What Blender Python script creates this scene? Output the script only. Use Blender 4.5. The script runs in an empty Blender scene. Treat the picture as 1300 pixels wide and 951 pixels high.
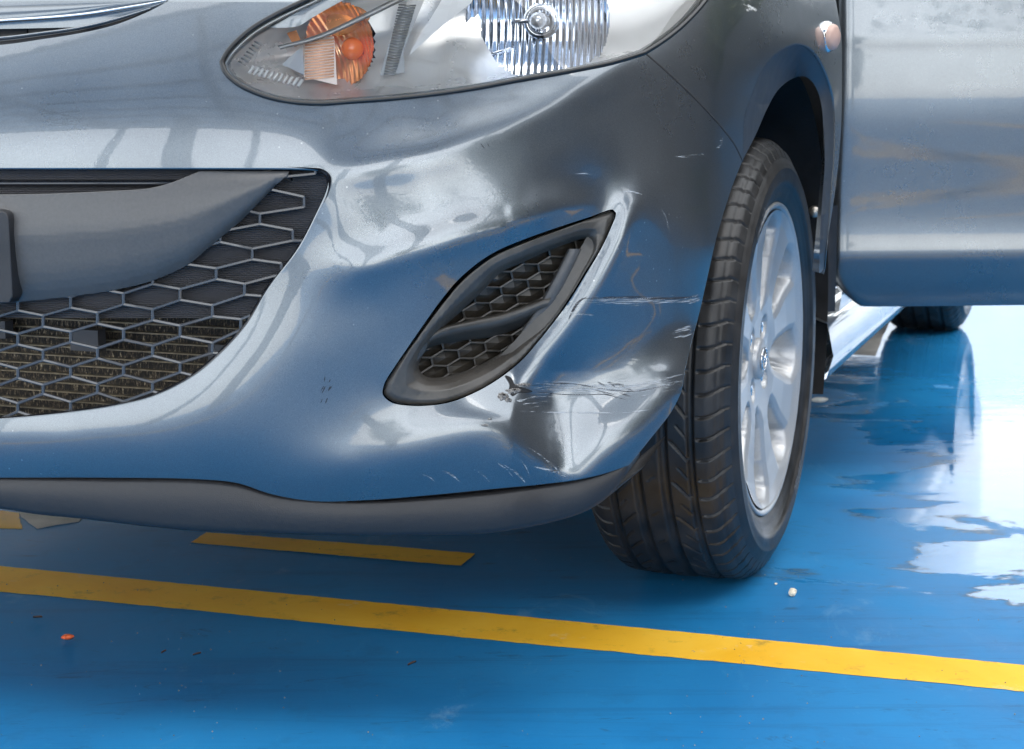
import bpy, math, random
import numpy as np
from mathutils import Vector, Matrix
from mathutils.geometry import delaunay_2d_cdt

random.seed(7); np.random.seed(7)
S = bpy.context.scene
COL = S.collection
RAD = math.radians

# ------------------------------------------------------------------ camera, sky, sun, exposure
FPX, CX, CY, CAMH, PITCH = 2380.0, 650.0, 430.0, 0.71, RAD(8.6)
cd = bpy.data.cameras.new("Camera"); cam = bpy.data.objects.new("Camera", cd); COL.objects.link(cam)
cam.location = (0, 0, CAMH); cam.rotation_euler = (RAD(90) - PITCH, 0, 0)
cd.sensor_fit = 'HORIZONTAL'; cd.sensor_width = 23.5; cd.lens = FPX / 1300 * 23.5
cd.shift_y = -(475.5 - CY) / 1300
cd.clip_start = 0.05; cd.clip_end = 500
cd.dof.use_dof = True; cd.dof.focus_distance = 2.0; cd.dof.aperture_fstop = 10
S.camera = cam

SUN_EL, SUN_AZ = RAD(50), RAD(18)          # azimuth from -Y (towards the camera side) to +X
wd = bpy.data.worlds.new("World"); S.world = wd; wd.use_nodes = True
wn = wd.node_tree; bg = wn.nodes['Background']
sky = wn.nodes.new('ShaderNodeTexSky'); sky.sky_type = 'NISHITA'; sky.sun_disc = False
sky.sun_elevation = SUN_EL; sky.altitude = 0; sky.air_density = 1.0; sky.dust_density = 2.0; sky.ozone_density = 1.0
sdir = Vector((math.sin(SUN_AZ) * math.cos(SUN_EL), -math.cos(SUN_AZ) * math.cos(SUN_EL), math.sin(SUN_EL)))
sky.sun_rotation = math.atan2(sdir.x, sdir.y)
hsv = wn.nodes.new('ShaderNodeHueSaturation'); hsv.inputs['Saturation'].default_value = 0.45
wn.links.new(sky.outputs[0], hsv.inputs['Color']); 
geo = wn.nodes.new('ShaderNodeTexCoord'); sep = wn.nodes.new('ShaderNodeSeparateXYZ'); wn.links.new(geo.outputs['Generated'], sep.inputs[0])
hz = wn.nodes.new('ShaderNodeMapRange'); wn.links.new(sep.outputs['Z'], hz.inputs['Value'])          # thin bright cloud, thickest low down
for k_, v_ in (('From Min', 0.0), ('From Max', 0.9), ('To Min', 12.0), ('To Max', 10.0)): hz.inputs[k_].default_value = v_
cn = wn.nodes.new('ShaderNodeTexNoise'); cn.inputs['Scale'].default_value = 3.0; cn.inputs['Detail'].default_value = 6; wn.links.new(geo.outputs['Generated'], cn.inputs['Vector'])
cm = wn.nodes.new('ShaderNodeMapRange'); wn.links.new(cn.outputs['Fac'], cm.inputs['Value'])
for k_, v_ in (('From Min', 0.3), ('From Max', 0.7), ('To Min', 0.8), ('To Max', 1.1)): cm.inputs[k_].default_value = v_
ml = wn.nodes.new('ShaderNodeMath'); ml.operation = 'MULTIPLY'; wn.links.new(hz.outputs[0], ml.inputs[0]); wn.links.new(cm.outputs[0], ml.inputs[1])
cl = wn.nodes.new('ShaderNodeVectorMath'); cl.operation = 'SCALE'; cl.inputs[0].default_value = (.95, .985, 1.0); wn.links.new(ml.outputs[0], cl.inputs['Scale'])
ad = wn.nodes.new('ShaderNodeVectorMath'); ad.operation = 'ADD'; wn.links.new(hsv.outputs[0], ad.inputs[0]); wn.links.new(cl.outputs[0], ad.inputs[1])
wn.links.new(ad.outputs[0], bg.inputs['Color'])
bg.inputs['Strength'].default_value = 0.12
sl = bpy.data.lights.new("Sun", 'SUN'); sl.energy = 0.9; sl.angle = RAD(45); sl.color = (1, 0.95, 0.88)
so = bpy.data.objects.new("Sun", sl); COL.objects.link(so)
so.rotation_euler = (-sdir).to_track_quat('-Z', 'Y').to_euler()
S.view_settings.view_transform = 'Standard'; S.view_settings.look = 'None'
S.view_settings.gamma = 1.0; S.view_settings.exposure = 1.0
S.cycles.max_bounces = 10; S.cycles.transparent_max_bounces = 12; S.cycles.glossy_bounces = 6
S.cycles.sample_clamp_indirect = 8

# ------------------------------------------------------------------ picture rays and car coordinates
Cc = np.array([0, 0, CAMH]); FW = np.array([0, math.cos(PITCH), -math.sin(PITCH)])
UP = np.array([0, math.sin(PITCH), math.cos(PITCH)]); RT = np.array([1.0, 0, 0])
YAW = RAD(19.5)
LL = np.array([math.cos(YAW), -math.sin(YAW), 0]); FF = np.array([-math.sin(YAW), -math.cos(YAW), 0]); ZZ = np.array([0, 0, 1.0])
WHEEL = np.array([0.277, 2.553, 0.0]); ORG = WHEEL - 0.74 * LL      # on the centre line, under the front axle
def car(l, f, z): return ORG + np.multiply.outer(l, LL) + np.multiply.outer(f, FF) + np.multiply.outer(z, ZZ)
def tocar(P):
    d = np.asarray(P) - ORG
    return d @ LL, d @ FF, d[..., 2]
def rays(u, v): return FW + np.multiply.outer((np.asarray(u, float) - CX) / FPX, RT) + np.multiply.outer((CY - np.asarray(v, float)) / FPX, UP)
def ground(u, v, z=0.0):
    r = rays(u, v); t = (z - CAMH) / r[..., 2]
    return Cc + t[..., None] * r if r.ndim > 1 else Cc + t * r

# ------------------------------------------------------------------ small helpers
def mesh_obj(name, V, Fc, mat, parent=None, smooth=True, origin=None, normals=None, mats=None, midx=None):
    V = np.asarray(V, float)
    o3 = np.array(parent_origin(parent)) if origin is None else np.array(origin)
    me = bpy.data.meshes.new(name)
    me.from_pydata((V - o3).tolist(), [], Fc if isinstance(Fc, list) else Fc.tolist())
    me.materials.append(mat)
    if mats:
        for m in mats: me.materials.append(m)
    if midx is not None: me.polygons.foreach_set('material_index', midx)
    me.polygons.foreach_set('use_smooth', [smooth] * len(me.polygons))
    me.update()
    if normals is not None: me.normals_split_custom_set_from_vertices(np.asarray(normals, float).tolist())
    ob = bpy.data.objects.new(name, me); COL.objects.link(ob)
    if parent is None: ob.location = o3
    else:
        ob.parent = parent
        ob.location = o3 - np.array(parent_origin(parent))
    ob['wo'] = o3.tolist()
    return ob
def parent_origin(p):
    return (0, 0, 0) if p is None else list(p['wo'])
def empty(name, loc):
    o = bpy.data.objects.new(name, None); COL.objects.link(o); o.location = loc; o['wo'] = [float(x) for x in loc]; return o
def tag(o, label=None, cat=None, group=None, kind=None):
    if label: o['label'] = label
    if cat: o['category'] = cat
    if group: o['group'] = group
    if kind: o['kind'] = kind
    return o
class MB:
    """collects shapes that become one mesh"""
    def __init__(s): s.V = []; s.F = []; s.n = 0
    def add(s, V, Fc):
        V = np.asarray(V, float).reshape(-1, 3); s.V.append(V)
        s.F += [tuple(int(i) + s.n for i in f) for f in Fc]; s.n += len(V)
    def grid(s, P, cu=False, cv=False, flip=False):
        P = np.asarray(P, float); a, b = P.shape[:2]; Fc = []
        for i in range(a if cu else a - 1):
            for j in range(b if cv else b - 1):
                q = (i * b + j, ((i + 1) % a) * b + j, ((i + 1) % a) * b + (j + 1) % b, i * b + (j + 1) % b)
                Fc.append(q[::-1] if flip else q)
        s.add(P.reshape(-1, 3), Fc)
    def box(s, c, ax, ay, az):
        c, ax, ay, az = map(np.asarray, (c, ax, ay, az))
        V = [c + i * ax + j * ay + k * az for k in (-1, 1) for j in (-1, 1) for i in (-1, 1)]
        s.add(V, [(0, 2, 3, 1), (4, 5, 7, 6), (0, 1, 5, 4), (2, 6, 7, 3), (0, 4, 6, 2), (1, 3, 7, 5)])
    def tube(s, pts, r, n=10, caps=True, closed=False):
        pts = np.asarray(pts, float); m = len(pts)
        T = np.roll(pts, -1, 0) - np.roll(pts, 1, 0) if closed else np.gradient(pts, axis=0)
        T /= np.linalg.norm(T, axis=1)[:, None] + 1e-12
        ref = np.array([0, 0, 1.0]) if abs(T[0, 2]) < 0.9 else np.array([1.0, 0, 0])
        R = []; rr = np.broadcast_to(r, (m,))
        for i in range(m):
            a = np.cross(T[i], ref); a /= np.linalg.norm(a); b = np.cross(T[i], a)
            R.append([pts[i] + rr[i] * (math.cos(t) * a + math.sin(t) * b) for t in np.linspace(0, 2 * math.pi, n, endpoint=False)])
        base = s.n
        s.grid(np.array(R), cu=closed, cv=True)
        if caps and not closed:
            s.F.append(tuple(base + i for i in range(n))); s.F.append(tuple(base + (m - 1) * n + i for i in range(n))[::-1])
    def build(s, name, mat, parent=None, **k):
        return mesh_obj(name, np.concatenate(s.V), s.F, mat, parent, **k)
def cr(pts, step=4.0, closed=False):
    """Catmull-Rom through pts, sampled about every `step`"""
    P = np.array(pts, float); n = len(P); out = []
    idx = range(n if closed else n - 1)
    for i in idx:
        p1, p2 = P[i % n], P[(i + 1) % n]
        p0 = P[(i - 1) % n] if (closed or i > 0) else 2 * p1 - p2
        p3 = P[(i + 2) % n] if (closed or i < n - 2) else 2 * p2 - p1
        d = np.linalg.norm(p2 - p1); k = max(1, int(round(d / step)))
        t0 = 0; t1 = max(np.linalg.norm(p1 - p0), 1e-6) ** .5; t2 = t1 + max(d, 1e-6) ** .5; t3 = t2 + max(np.linalg.norm(p3 - p2), 1e-6) ** .5
        for j in range(k):
            t = t1 + (t2 - t1) * j / k
            A1 = (t1 - t) / t1 * p0 + t / t1 * p1; A2 = (t2 - t) / (t2 - t1) * p1 + (t - t1) / (t2 - t1) * p2
            A3 = (t3 - t) / (t3 - t2) * p2 + (t - t2) / (t3 - t2) * p3
            B1 = (t2 - t) / t2 * A1 + t / t2 * A2; B2 = (t3 - t) / (t3 - t1) * A2 + (t - t1) / (t3 - t1) * A3
            out.append((t2 - t) / (t2 - t1) * B1 + (t - t1) / (t2 - t1) * B2)
    if not closed: out.append(P[-1])
    return np.array(out)
def inside(pts, poly):
    x, y = pts[:, 0], pts[:, 1]; r = np.zeros(len(pts), bool); n = len(poly); j = n - 1
    for i in range(n):
        xi, yi = poly[i]; xj, yj = poly[j]
        c = ((yi > y) != (yj > y))
        with np.errstate(divide='ignore', invalid='ignore'):
            r ^= c & (x < (xj - xi) * (y - yi) / (yj - yi + 1e-30) + xi)
        j = i
    return r
def segdist(pts, poly, closed=True):
    d = np.full(len(pts), 1e9); n = len(poly)
    for i in range(n if closed else n - 1):
        a = poly[i]; b = poly[(i + 1) % n]; ab = b - a
        t = np.clip(((pts - a) @ ab) / (ab @ ab + 1e-12), 0, 1)
        d = np.minimum(d, np.linalg.norm(pts - a - t[:, None] * ab, axis=1))
    return d

# ------------------------------------------------------------------ materials
def mat(name): m = bpy.data.materials.new(name); m.use_nodes = True; return m, m.node_tree, m.node_tree.nodes['Principled BSDF']
def N(nt, t, **k):
    n = nt.nodes.new(t)
    for a, b in k.items():
        if a in n.inputs: n.inputs[a].default_value = b
        else: setattr(n, a, b)
    return n
def texco(nt, scale=(1, 1, 1)):
    tc = nt.nodes.new('ShaderNodeTexCoord'); mp = nt.nodes.new('ShaderNodeMapping'); mp.inputs['Scale'].default_value = scale
    nt.links.new(tc.outputs['Object'], mp.inputs['Vector']); return mp.outputs[0]
def noise(nt, vec, scale, detail=4, rough=.5, dist=0):
    n = nt.nodes.new('ShaderNodeTexNoise'); nt.links.new(vec, n.inputs['Vector'])
    n.inputs['Scale'].default_value = scale; n.inputs['Detail'].default_value = detail; n.inputs['Roughness'].default_value = rough; n.inputs['Distortion'].default_value = dist
    return n.outputs['Fac']
def ramp(nt, fac, stops):
    r = nt.nodes.new('ShaderNodeValToRGB'); nt.links.new(fac, r.inputs['Fac']); e = r.color_ramp.elements
    while len(e) < len(stops): e.new(0.5)
    for i, (p, c) in enumerate(stops):
        e[i].position = p; e[i].color = (c, c, c, 1) if not hasattr(c, '__len__') else (*c, 1)
    return r.outputs['Color']
def mixc(nt, fac, a, b, blend='MIX'):
    m = nt.nodes.new('ShaderNodeMix'); m.data_type = 'RGBA'; m.blend_type = blend
    for sock, val in ((m.inputs['Factor'], fac), (m.inputs['A'], a), (m.inputs['B'], b)):
        if hasattr(val, 'is_linked') or hasattr(val, 'node'): nt.links.new(val, sock)
        elif hasattr(val, '__len__'): sock.default_value = (*val, 1)
        else: sock.default_value = val if sock.type == 'VALUE' else (val, val, val, 1)
    return m.outputs['Result']
def fmath(nt, op, a, b=0.0, clamp=False):
    m = nt.nodes.new('ShaderNodeMath'); m.operation = op; m.use_clamp = clamp
    for i, val in enumerate((a, b)):
        if hasattr(val, 'node'): nt.links.new(val, m.inputs[i])
        else: m.inputs[i].default_value = val
    return m.outputs[0]
def bump(nt, bs, h, strength=.2, dist=.001, sock='Normal'):
    b = nt.nodes.new('ShaderNodeBump'); b.inputs['Strength'].default_value = strength; b.inputs['Distance'].default_value = dist
    nt.links.new(h, b.inputs['Height']); nt.links.new(b.outputs[0], bs.inputs[sock]); return b
def simple(name, col, rough=.5, metal=0, coat=0, nscale=None, namt=.25, bscale=None, bamt=.2, bdist=.001, spec=.5):
    m, nt, bs = mat(name)
    bs.inputs['Base Color'].default_value = (*col, 1); bs.inputs['Roughness'].default_value = rough
    bs.inputs['Metallic'].default_value = metal; bs.inputs['Coat Weight'].default_value = coat
    bs.inputs['Specular IOR Level'].default_value = spec
    vec = texco(nt)
    if nscale:
        f = noise(nt, vec, nscale, 6, .6)
        c = mixc(nt, ramp(nt, f, [(.3, 0), (.7, 1)]), [x * (1 - namt) for x in col], [min(1, x * (1 + namt)) for x in col])
        nt.links.new(c, bs.inputs['Base Color'])
        nt.links.new(ramp(nt, f, [(.3, max(0, rough - .08)), (.7, min(1, rough + .08))]), bs.inputs['Roughness'])
    if bscale: bump(nt, bs, noise(nt, vec, bscale, 3, .6), bamt, bdist)
    return m
def make_paint():
    m, nt, bs = mat('steel_blue_metallic_paint'); vec = texco(nt)
    fl = noise(nt, vec, 1800, 1, .5)
    base = mixc(nt, ramp(nt, fl, [(.35, 0), (.7, 1)]), (.125, .142, .157), (.19, .212, .23))
    vo = N(nt, 'ShaderNodeTexVoronoi', Scale=75.0); nt.links.new(vec, vo.inputs['Vector'])
    spots = fmath(nt, 'MULTIPLY', ramp(nt, vo.outputs['Distance'], [(.05, 1), (.085, 0)]), ramp(nt, noise(nt, vec, 9, 3), [(.52, 0), (.60, 1)]))
    base = mixc(nt, fmath(nt, 'MULTIPLY', spots, .55), base, (.5, .5, .48))
    nt.links.new(base, bs.inputs['Base Color'])
    bs.inputs['Metallic'].default_value = .87
    dust = ramp(nt, noise(nt, vec, 5, 6, .7), [(.4, .27), (.7, .35)])
    nt.links.new(dust, bs.inputs['Roughness'])
    bs.inputs['Coat Weight'].default_value = 1; bs.inputs['Coat IOR'].default_value = 1.55
    nt.links.new(ramp(nt, noise(nt, vec, 8, 6, .7), [(.35, .015), (.75, .06)]), bs.inputs['Coat Roughness'])
    bump(nt, bs, fl, .06, .0006)
    bump(nt, bs, noise(nt, vec, 120, 2, .5), .03, .0008, 'Coat Normal')
    return m
PAINT = make_paint()
BLACKGLOSS = simple('gloss_black_plastic', (.012, .012, .014), .12, coat=.5)
BLACKPL = simple('black_plastic', (.018, .018, .02), .42, nscale=30, bscale=700, bamt=.15)
TRIM = simple('grey_textured_plastic', (.085, .082, .08), .36, nscale=300, namt=.1, bscale=1500, bamt=.25, bdist=.0006)
BEZEL = simple('bezel_plastic', (.07, .063, .055), .36, nscale=40, namt=.25, bscale=1500, bamt=.15, bdist=.0005)
LIP = simple('lip_plastic', (.026, .025, .026), .55, nscale=300, namt=.2, bscale=900, bamt=.25)
RUBBER = simple('tyre_rubber', (.021, .0195, .0185), .42, nscale=28, namt=.6, bscale=400, bamt=.25)
RUBBERG = simple('seal_rubber', (.012, .012, .012), .35)
DARK = simple('dark_cavity', (.008, .008, .009), .7)
LINER = simple('arch_liner_felt', (.012, .012, .013), .85, nscale=20, namt=.6, bscale=300, bamt=.6)
CHROME = simple('chrome', (.75, .76, .78), .06, metal=1)
REFL = simple('lamp_reflector', (.82, .84, .87), .09, metal=1)
SATIN = simple('satin_lamp_trim', (.32, .33, .33), .3, metal=.7)
ALLOY = simple('silver_alloy_paint', (.44, .445, .45), .38, metal=.4, coat=.2, nscale=300, namt=.06)
STEEL = simple('worn_steel', (.35, .33, .3), .35, metal=.9, nscale=60, namt=.4)
WHITEPL = simple('white_lamp_panel', (.75, .76, .76), .3)
AMBERB = simple('amber_bulb_cap', (.9, .18, .02), .2, coat=.6)
GLASSB = simple('bulb_glass', (.7, .72, .75), .06, metal=.6)

GRIDM = simple('grille_bar_plastic', (.04, .04, .043), .3, coat=.8)
# ------------------------------------------------------------------ body skin: normals laid out over the car front, integrated to a surface
PC = np.array([(-.6, .68), (-.4, .755), (-.2, .79), (0, .80), (.2, .79), (.4, .755), (.55, .70), (.65, .64), (.73, .56), (.79, .45), (.82, .35), (.835, .2), (.845, 0), (.848, -.2), (.845, -.5), (.84, -.8), (.84, -1.2)])
PCs = cr(PC, .01)
PCw = car(PCs[:, 0], PCs[:, 1], np.zeros(len(PCs)))
PCk = PCw[:, 0] / PCw[:, 1]
_t = np.gradient(PCs, axis=0); PCaz = np.degrees(np.arctan2(-_t[:, 1], _t[:, 0])) - 19.5     # azimuth of the outward normal
def plan_base(u, v):
    r = rays(u, v); k = r[..., 0] / r[..., 1]
    return np.interp(k, PCk, PCw[:, 1]) / r[..., 1], np.interp(k, PCk, PCaz)

EL = []
def els(*a):
    for x in a: EL.append(x)
for u in (-300, -200, -100, 0, 100, 200):
    els((u, -200, 60), (u, -80, 40), (u, -20, 31), (u, 20, 28), (u, 60, 26.5), (u, 100, 23.5), (u, 140, 18), (u, 165, 14), (u, 190, 10), (u, 212, 5))
for u in (-300, -200, -100, 0, 80):
    els((u, 300, 3), (u, 420, 6), (u, 534, 12), (u, 550, 6), (u, 567, -4), (u, 588, -14), (u, 610, -22), (u, 660, -25))
els((300, 30, 28), (300, 100, 24), (300, 150, 18), (300, 190, 11), (300, 210, 7), (400, 135, 23), (400, 165, 18), (400, 195, 12), (400, 212, 7), (430, 245, 8))
els((200, 350, 3), (300, 300, 3), (420, 262, 6), (402, 302, 8), (377, 350, 9), (350, 388, 10), (315, 437, 10), (262, 486, 11), (205, 513, 12), (140, 526, 13))
els((442, 300, 7), (432, 350, 6), (420, 400, 4), (400, 450, 2), (350, 482, 0), (300, 518, -1), (250, 545, -2), (180, 563, -4), (130, 562, -4))
els((300, 560, -8), (200, 590, -15), (300, 600, -18), (400, 632, -22), (350, 560, -6))
els((440, 540, 7), (470, 552, 10), (440, 578, 8), (500, 560, 12), (560, 535, 14), (610, 512, 16), (640, 492, 14), (400, 540, 2), (385, 578, -2))
els((375, 598, -11), (440, 602, -12), (520, 588, -13), (600, 560, -14), (640, 535, -10), (640, 600, -16), (560, 620, -20), (480, 632, -22), (700, 625, -18), (600, 660, -22), (300, 660, -24))
els((445, 350, 4), (440, 400, 3), (470, 400, 1), (500, 420, -5), (470, 450, 1), (465, 500, 4), (488, 480, 0), (520, 380, -7))
def _cr2(pts, step):
    P = np.array(pts, float); d = np.concatenate([[0], np.cumsum(np.linalg.norm(np.diff(P, axis=0), axis=1))]); k = np.linspace(0, d[-1], int(d[-1] / step) + 1)
    return np.stack([np.interp(k, d, P[:, 0]), np.interp(k, d, P[:, 1])], -1)
def along(L_, pts, step, vals):
    """vals: (offset to the line's right-hand side in px, value) pairs"""
    P = _cr2(pts, step); t = np.gradient(P, axis=0); t /= np.linalg.norm(t, axis=1)[:, None]; n_ = np.stack([-t[:, 1], t[:, 0]], -1)
    for o, v in vals:
        for a, b in P + n_ * o: L_.append((a, b, v))
along(EL, [(455, 345), (500, 331), (560, 312), (620, 295), (690, 276), (745, 262)], 20, [(-4, 6), (4, -10), (20, -12)])
BAND = [(798, 272), (790, 296), (775, 327), (750, 371), (720, 415), (690, 451), (664, 480)]
for x, y in ((440, 218), (500, 207), (560, 193), (620, 170), (680, 143), (740, 110), (790, 84)):
    els((x, y + 40, 8))
along(EL, [(440, 218), (500, 207), (560, 193), (620, 170), (680, 143), (740, 110), (795, 82)], 18, [(-4, 19.5), (4, 10)])
els((450, 160, 21), (550, 150, 22), (650, 118, 21), (600, 122, 21), (640, 104, 20), (560, 132, 21), (700, 96, 20), (700, 215, 7.5), (600, 240, 8), (540, 270, 7), (480, 300, 7), (640, 262, 6.5), (740, 225, 7), (750, 200, 7), (725, 190, 7), (775, 205, 6), (820, 140, 6), (830, 200, 4), (900, 200, 2), (880, 150, 5), (850, 260, 0), (790, 220, 2), (905, 260, 0))
els((620, 400, 0), (680, 360, 0), (560, 460, 0))
along(EL, BAND, 14, [(-5, 9), (4, 9), (14, 9)])
els((814, 290, -6), (802, 332, -10), (780, 378, -12), (750, 424, -12), (722, 460, -6))
els((820, 370, -9), (850, 330, -6), (880, 300, -3), (830, 410, -8), (868, 400, -10), (780, 440, -4), (830, 452, 2), (845, 472, 6), (725, 484, 5), (800, 476, 9), (760, 480, 8))
els((708, 500, 15), (725, 512, 19), (760, 505, 19), (800, 498, 18), (840, 494, 15), (760, 550, 20), (735, 575, 20), (800, 535, 18), (730, 596, 14), (872, 470, -10), (858, 515, -15), (820, 560, -14), (780, 590, -16), (745, 612, -14))
els((660, 510, 4), (675, 550, 2), (692, 590, -2), (655, 540, -4), (700, 606, -10))
els((850, 60, 15), (900, 40, 16), (950, 20, 17), (1000, 0, 17), (900, 100, 12), (940, 70, 12), (930, 140, 5), (1000, 35, 14), (1055, 20, 12), (1062, 60, 6), (970, 125, -14), (1010, 76, -20), (1045, 110, -8), (1058, 200, -10), (1052, 300, -16))
els((900, -60, 36), (1000, -60, 36), (1060, -80, 36), (600, 60, 21), (500, -50, 29), (700, -50, 26), (800, 0, 20), (700, 40, 20), (600, -200, 60), (850, -200, 58), (1000, -200, 60), (500, 60, 22), (400, 60, 22))
AZ = []
def azs(*a):
    for x in a: AZ.append(x)
for u in range(-300, 640, 60):
    for v in (-220, -60, 60, 180, 640, 720): azs((u, v, 0))
for u in (-300, -150, 0, 120): azs((u, 300, 0), (u, 450, 0), (u, 560, 0))
azs((250, 330, 0), (330, 300, 0), (420, 262, 0), (402, 302, -4), (377, 350, -7), (350, 388, -9), (315, 437, -9), (262, 486, -6), (205, 513, -3))
azs((442, 300, -2), (440, 360, -4), (470, 400, 0), (420, 450, 0), (350, 500, 0), (300, 540, 0), (440, 550, 0), (400, 600, 0), (520, 560, 0), (600, 520, 0), (560, 600, 0), (520, 350, 0), (600, 320, 0), (560, 240, 0), (500, 260, 0), (650, 240, 0), (600, 400, 0), (500, 440, 0))
along(AZ, BAND, 14, [(14, -58), (4, -52), (-7, -6), (-22, -4)])
azs((700, 160, 0), (760, 140, 0), (760, 220, 0), (820, 120, 0), (820, 220, 0), (880, 160, 0), (880, 260, 0), (860, 350, -4), (800, 430, -12), (860, 430, -5), (700, 290, 0), (750, 262, -4))
azs((725, 510, -36), (760, 510, -40), (800, 500, -38), (835, 498, -36), (850, 470, -26), (838, 450, -18), (760, 550, -38), (735, 580, -32), (795, 540, -34), (730, 600, -20), (874, 474, -4), (862, 512, -6), (820, 560, -8), (780, 592, -8), (745, 612, -4), (770, 470, -20))
azs((655, 510, 32), (668, 550, 32), (688, 590, 26), (640, 560, 4), (700, 612, 4), (640, 630, 0), (720, 640, 0), (850, 620, 0))
for u, v in ((900, 40), (950, 80), (1000, 20), (1055, 20), (1062, 100), (930, 150), (970, 125), (1010, 76), (1045, 110), (1060, 200), (1055, 300), (960, 250), (960, 450), (1060, 420), (900, -100), (1040, -100), (1040, -200), (760, -150), (760, 0), (800, 600), (1000, 600)): azs((u, v, 0))

def tps(ctrl, X, Y, lam=1.0):
    c = np.array(ctrl, float); p = c[:, :2] / 100; n = len(p)
    def K(a, b):
        d2 = ((a[:, None, :] - b[None]) ** 2).sum(-1); return np.where(d2 > 0, .5 * d2 * np.log(d2 + 1e-12), 0)
    A = np.zeros((n + 3, n + 3)); A[:n, :n] = K(p, p) + lam * 1e-3 * np.eye(n); A[:n, n] = 1; A[:n, n + 1:] = p; A[n, :n] = 1; A[n + 1:, :n] = p.T
    w = np.linalg.solve(A, np.concatenate([c[:, 2], [0, 0, 0]]))
    q = np.stack([X.ravel(), Y.ravel()], -1) / 100; out = np.empty(len(q))
    for i in range(0, len(q), 20000):
        b = q[i:i + 20000]; out[i:i + 20000] = K(b, p) @ w[:n] + w[n] + b @ w[n + 1:]
    return out.reshape(X.shape)
GS = 2.5
gx = np.arange(-300, 1112, GS); gy = np.arange(-220, 722, GS)
CXs, CYs = np.meshgrid(gx[::2], gy[::2])                    # coarse evaluation, then refined bilinearly
def refine(Z):
    a = np.array([np.interp(gx, gx[::2], r) for r in Z]); return np.array([np.interp(gy, gy[::2], c) for c in a.T]).T
GXm, GYm = np.meshgrid(gx, gy)
t0, azb = plan_base(GXm, GYm)
el = np.clip(refine(tps(EL, CXs, CYs)), -40, 70)
az = np.clip(azb + refine(tps(AZ, CXs, CYs)), -75, 86)
er, ar = np.radians(el), np.radians(az)
nw = np.stack([np.cos(er) * np.sin(ar), -np.cos(er) * np.cos(ar), np.sin(er)], -1)
nX, nY, nZ = nw @ RT, -(nw @ UP), nw @ FW
nZ = np.minimum(nZ, -.09)
mm, kk = nX / -nZ, nY / -nZ
Wt = 1 / np.maximum(1 - (((GXm - CX) * mm + (GYm - CY) * kk) / FPX), .3)
gu, gv = mm * Wt / FPX * GS, kk * Wt / FPX * GS
def dct2(a, inv=False):
    for ax in (0, 1):
        a = np.moveaxis(a, ax, -1); n = a.shape[-1]; k = np.arange(n); ph = np.exp(-1j * np.pi * k / (2 * n))
        if not inv:
            e = np.concatenate([a, a[..., ::-1]], -1); a = (np.fft.fft(e)[..., :n] * ph).real / 2
        else:
            f_ = np.zeros(a.shape[:-1] + (2 * n,), complex); f_[..., :n] = 2 * a / ph
            f_[..., n + 1:] = np.conj(f_[..., 1:n][..., ::-1]); f_[..., n] = 0
            a = np.fft.ifft(f_).real[..., :n]
        a = np.moveaxis(a, -1, ax)
    return a
def integrate(gu, gv, q0, lam, w):
    """weighted least squares surface with the given gradients (conjugate gradients, cosine-transform preconditioner)"""
    h, n = q0.shape
    wx = .5 * (w[:, 1:] + w[:, :-1]); wy = .5 * (w[1:] + w[:-1])
    def div(fx, fy):
        r = np.zeros((h, n)); r[:, 1:] += fx; r[:, :-1] -= fx; r[1:] += fy; r[:-1] -= fy; return r
    A = lambda z: div(wx * np.diff(z, axis=1), wy * np.diff(z, axis=0)) + lam * z
    b = div(wx * .5 * (gu[:, 1:] + gu[:, :-1]), wy * .5 * (gv[1:] + gv[:-1])) + lam * q0
    ey = 2 - 2 * np.cos(np.pi * np.arange(h) / h); ex = 2 - 2 * np.cos(np.pi * np.arange(n) / n); E_ = ey[:, None] + ex[None] + lam
    M = lambda z: dct2(dct2(z) / E_, True)
    z = q0.copy(); r = b - A(z); y = M(r); p = y.copy(); ry = (r * y).sum()
    for it in range(70):
        Ap = A(p); al = ry / (p * Ap).sum(); z += al * p; r -= al * Ap
        y = M(r); r2 = (r * y).sum(); p = y + r2 / ry * p; ry = r2
        if np.sqrt(abs(r2)) < 1e-6: break
    return z
Wm = .03 + .97 * np.clip((GXm + 0) * 0 + 1, 0, 1)
_low = np.interp(GXm, [-300, 250, 345, 450, 620, 700, 755, 799, 831, 851, 864, 870, 887, 911, 942, 960, 1112], [606, 608, 627, 636, 621, 613, 604, 590, 550, 524, 498, 466, 400, 296, 205, 160, 60])
_arch = (((GXm - 1003) / 45) ** 2 + ((GYm - 250) / 150) ** 2 < 1)
Wm[(GYm > _low + 4) & (GXm < 960)] = .03
Wm[_arch | ((GXm > 960) & (GXm < 1036) & (GYm > 130))] = .02; Wm[GXm > 1075] = .02; Wm[GYm < -160] = .1
Wm[(GYm > 222) & (GYm < 528) & (GXm < np.interp(GYm, [222, 317, 412, 478, 503, 526], [408, 370, 305, 235, 185, 60]))] = .02
_fx = (GXm - 636) * .812 - (GYm - 400) * .584 * -1 * -1; _fy = (GXm - 636) * .584 + (GYm - 400) * .812
Wm[(_fx / 165) ** 2 + (_fy / 46) ** 2 < 1] = .03
Wm[(GXm > 650) & (GXm < 870) & (GYm > 255) & (GYm < 600) & (Wm > .5)] = 3.0
Wm[(GXm > 700) & (GXm < 850) & (GYm > 470) & (GYm < 605) & (Wm > .5)] = 12.0
Wm[(GXm > 425) & (GXm < 890) & (GYm > 120) & (GYm < 262) & (Wm > .5)] = 3.0
Wm[(GXm > 425) & (GXm < 640) & (GYm > 250) & (GYm < 335) & (Wm > .5)] = 3.0
_bp = _cr2(BAND, 4); _bd = np.min([np.hypot(GXm - a, GYm - b) for a, b in _bp], axis=0); Wm[(_bd < 14)] = 5.0
Wm *= 1 / (1 + mm ** 2 + kk ** 2)
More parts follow.
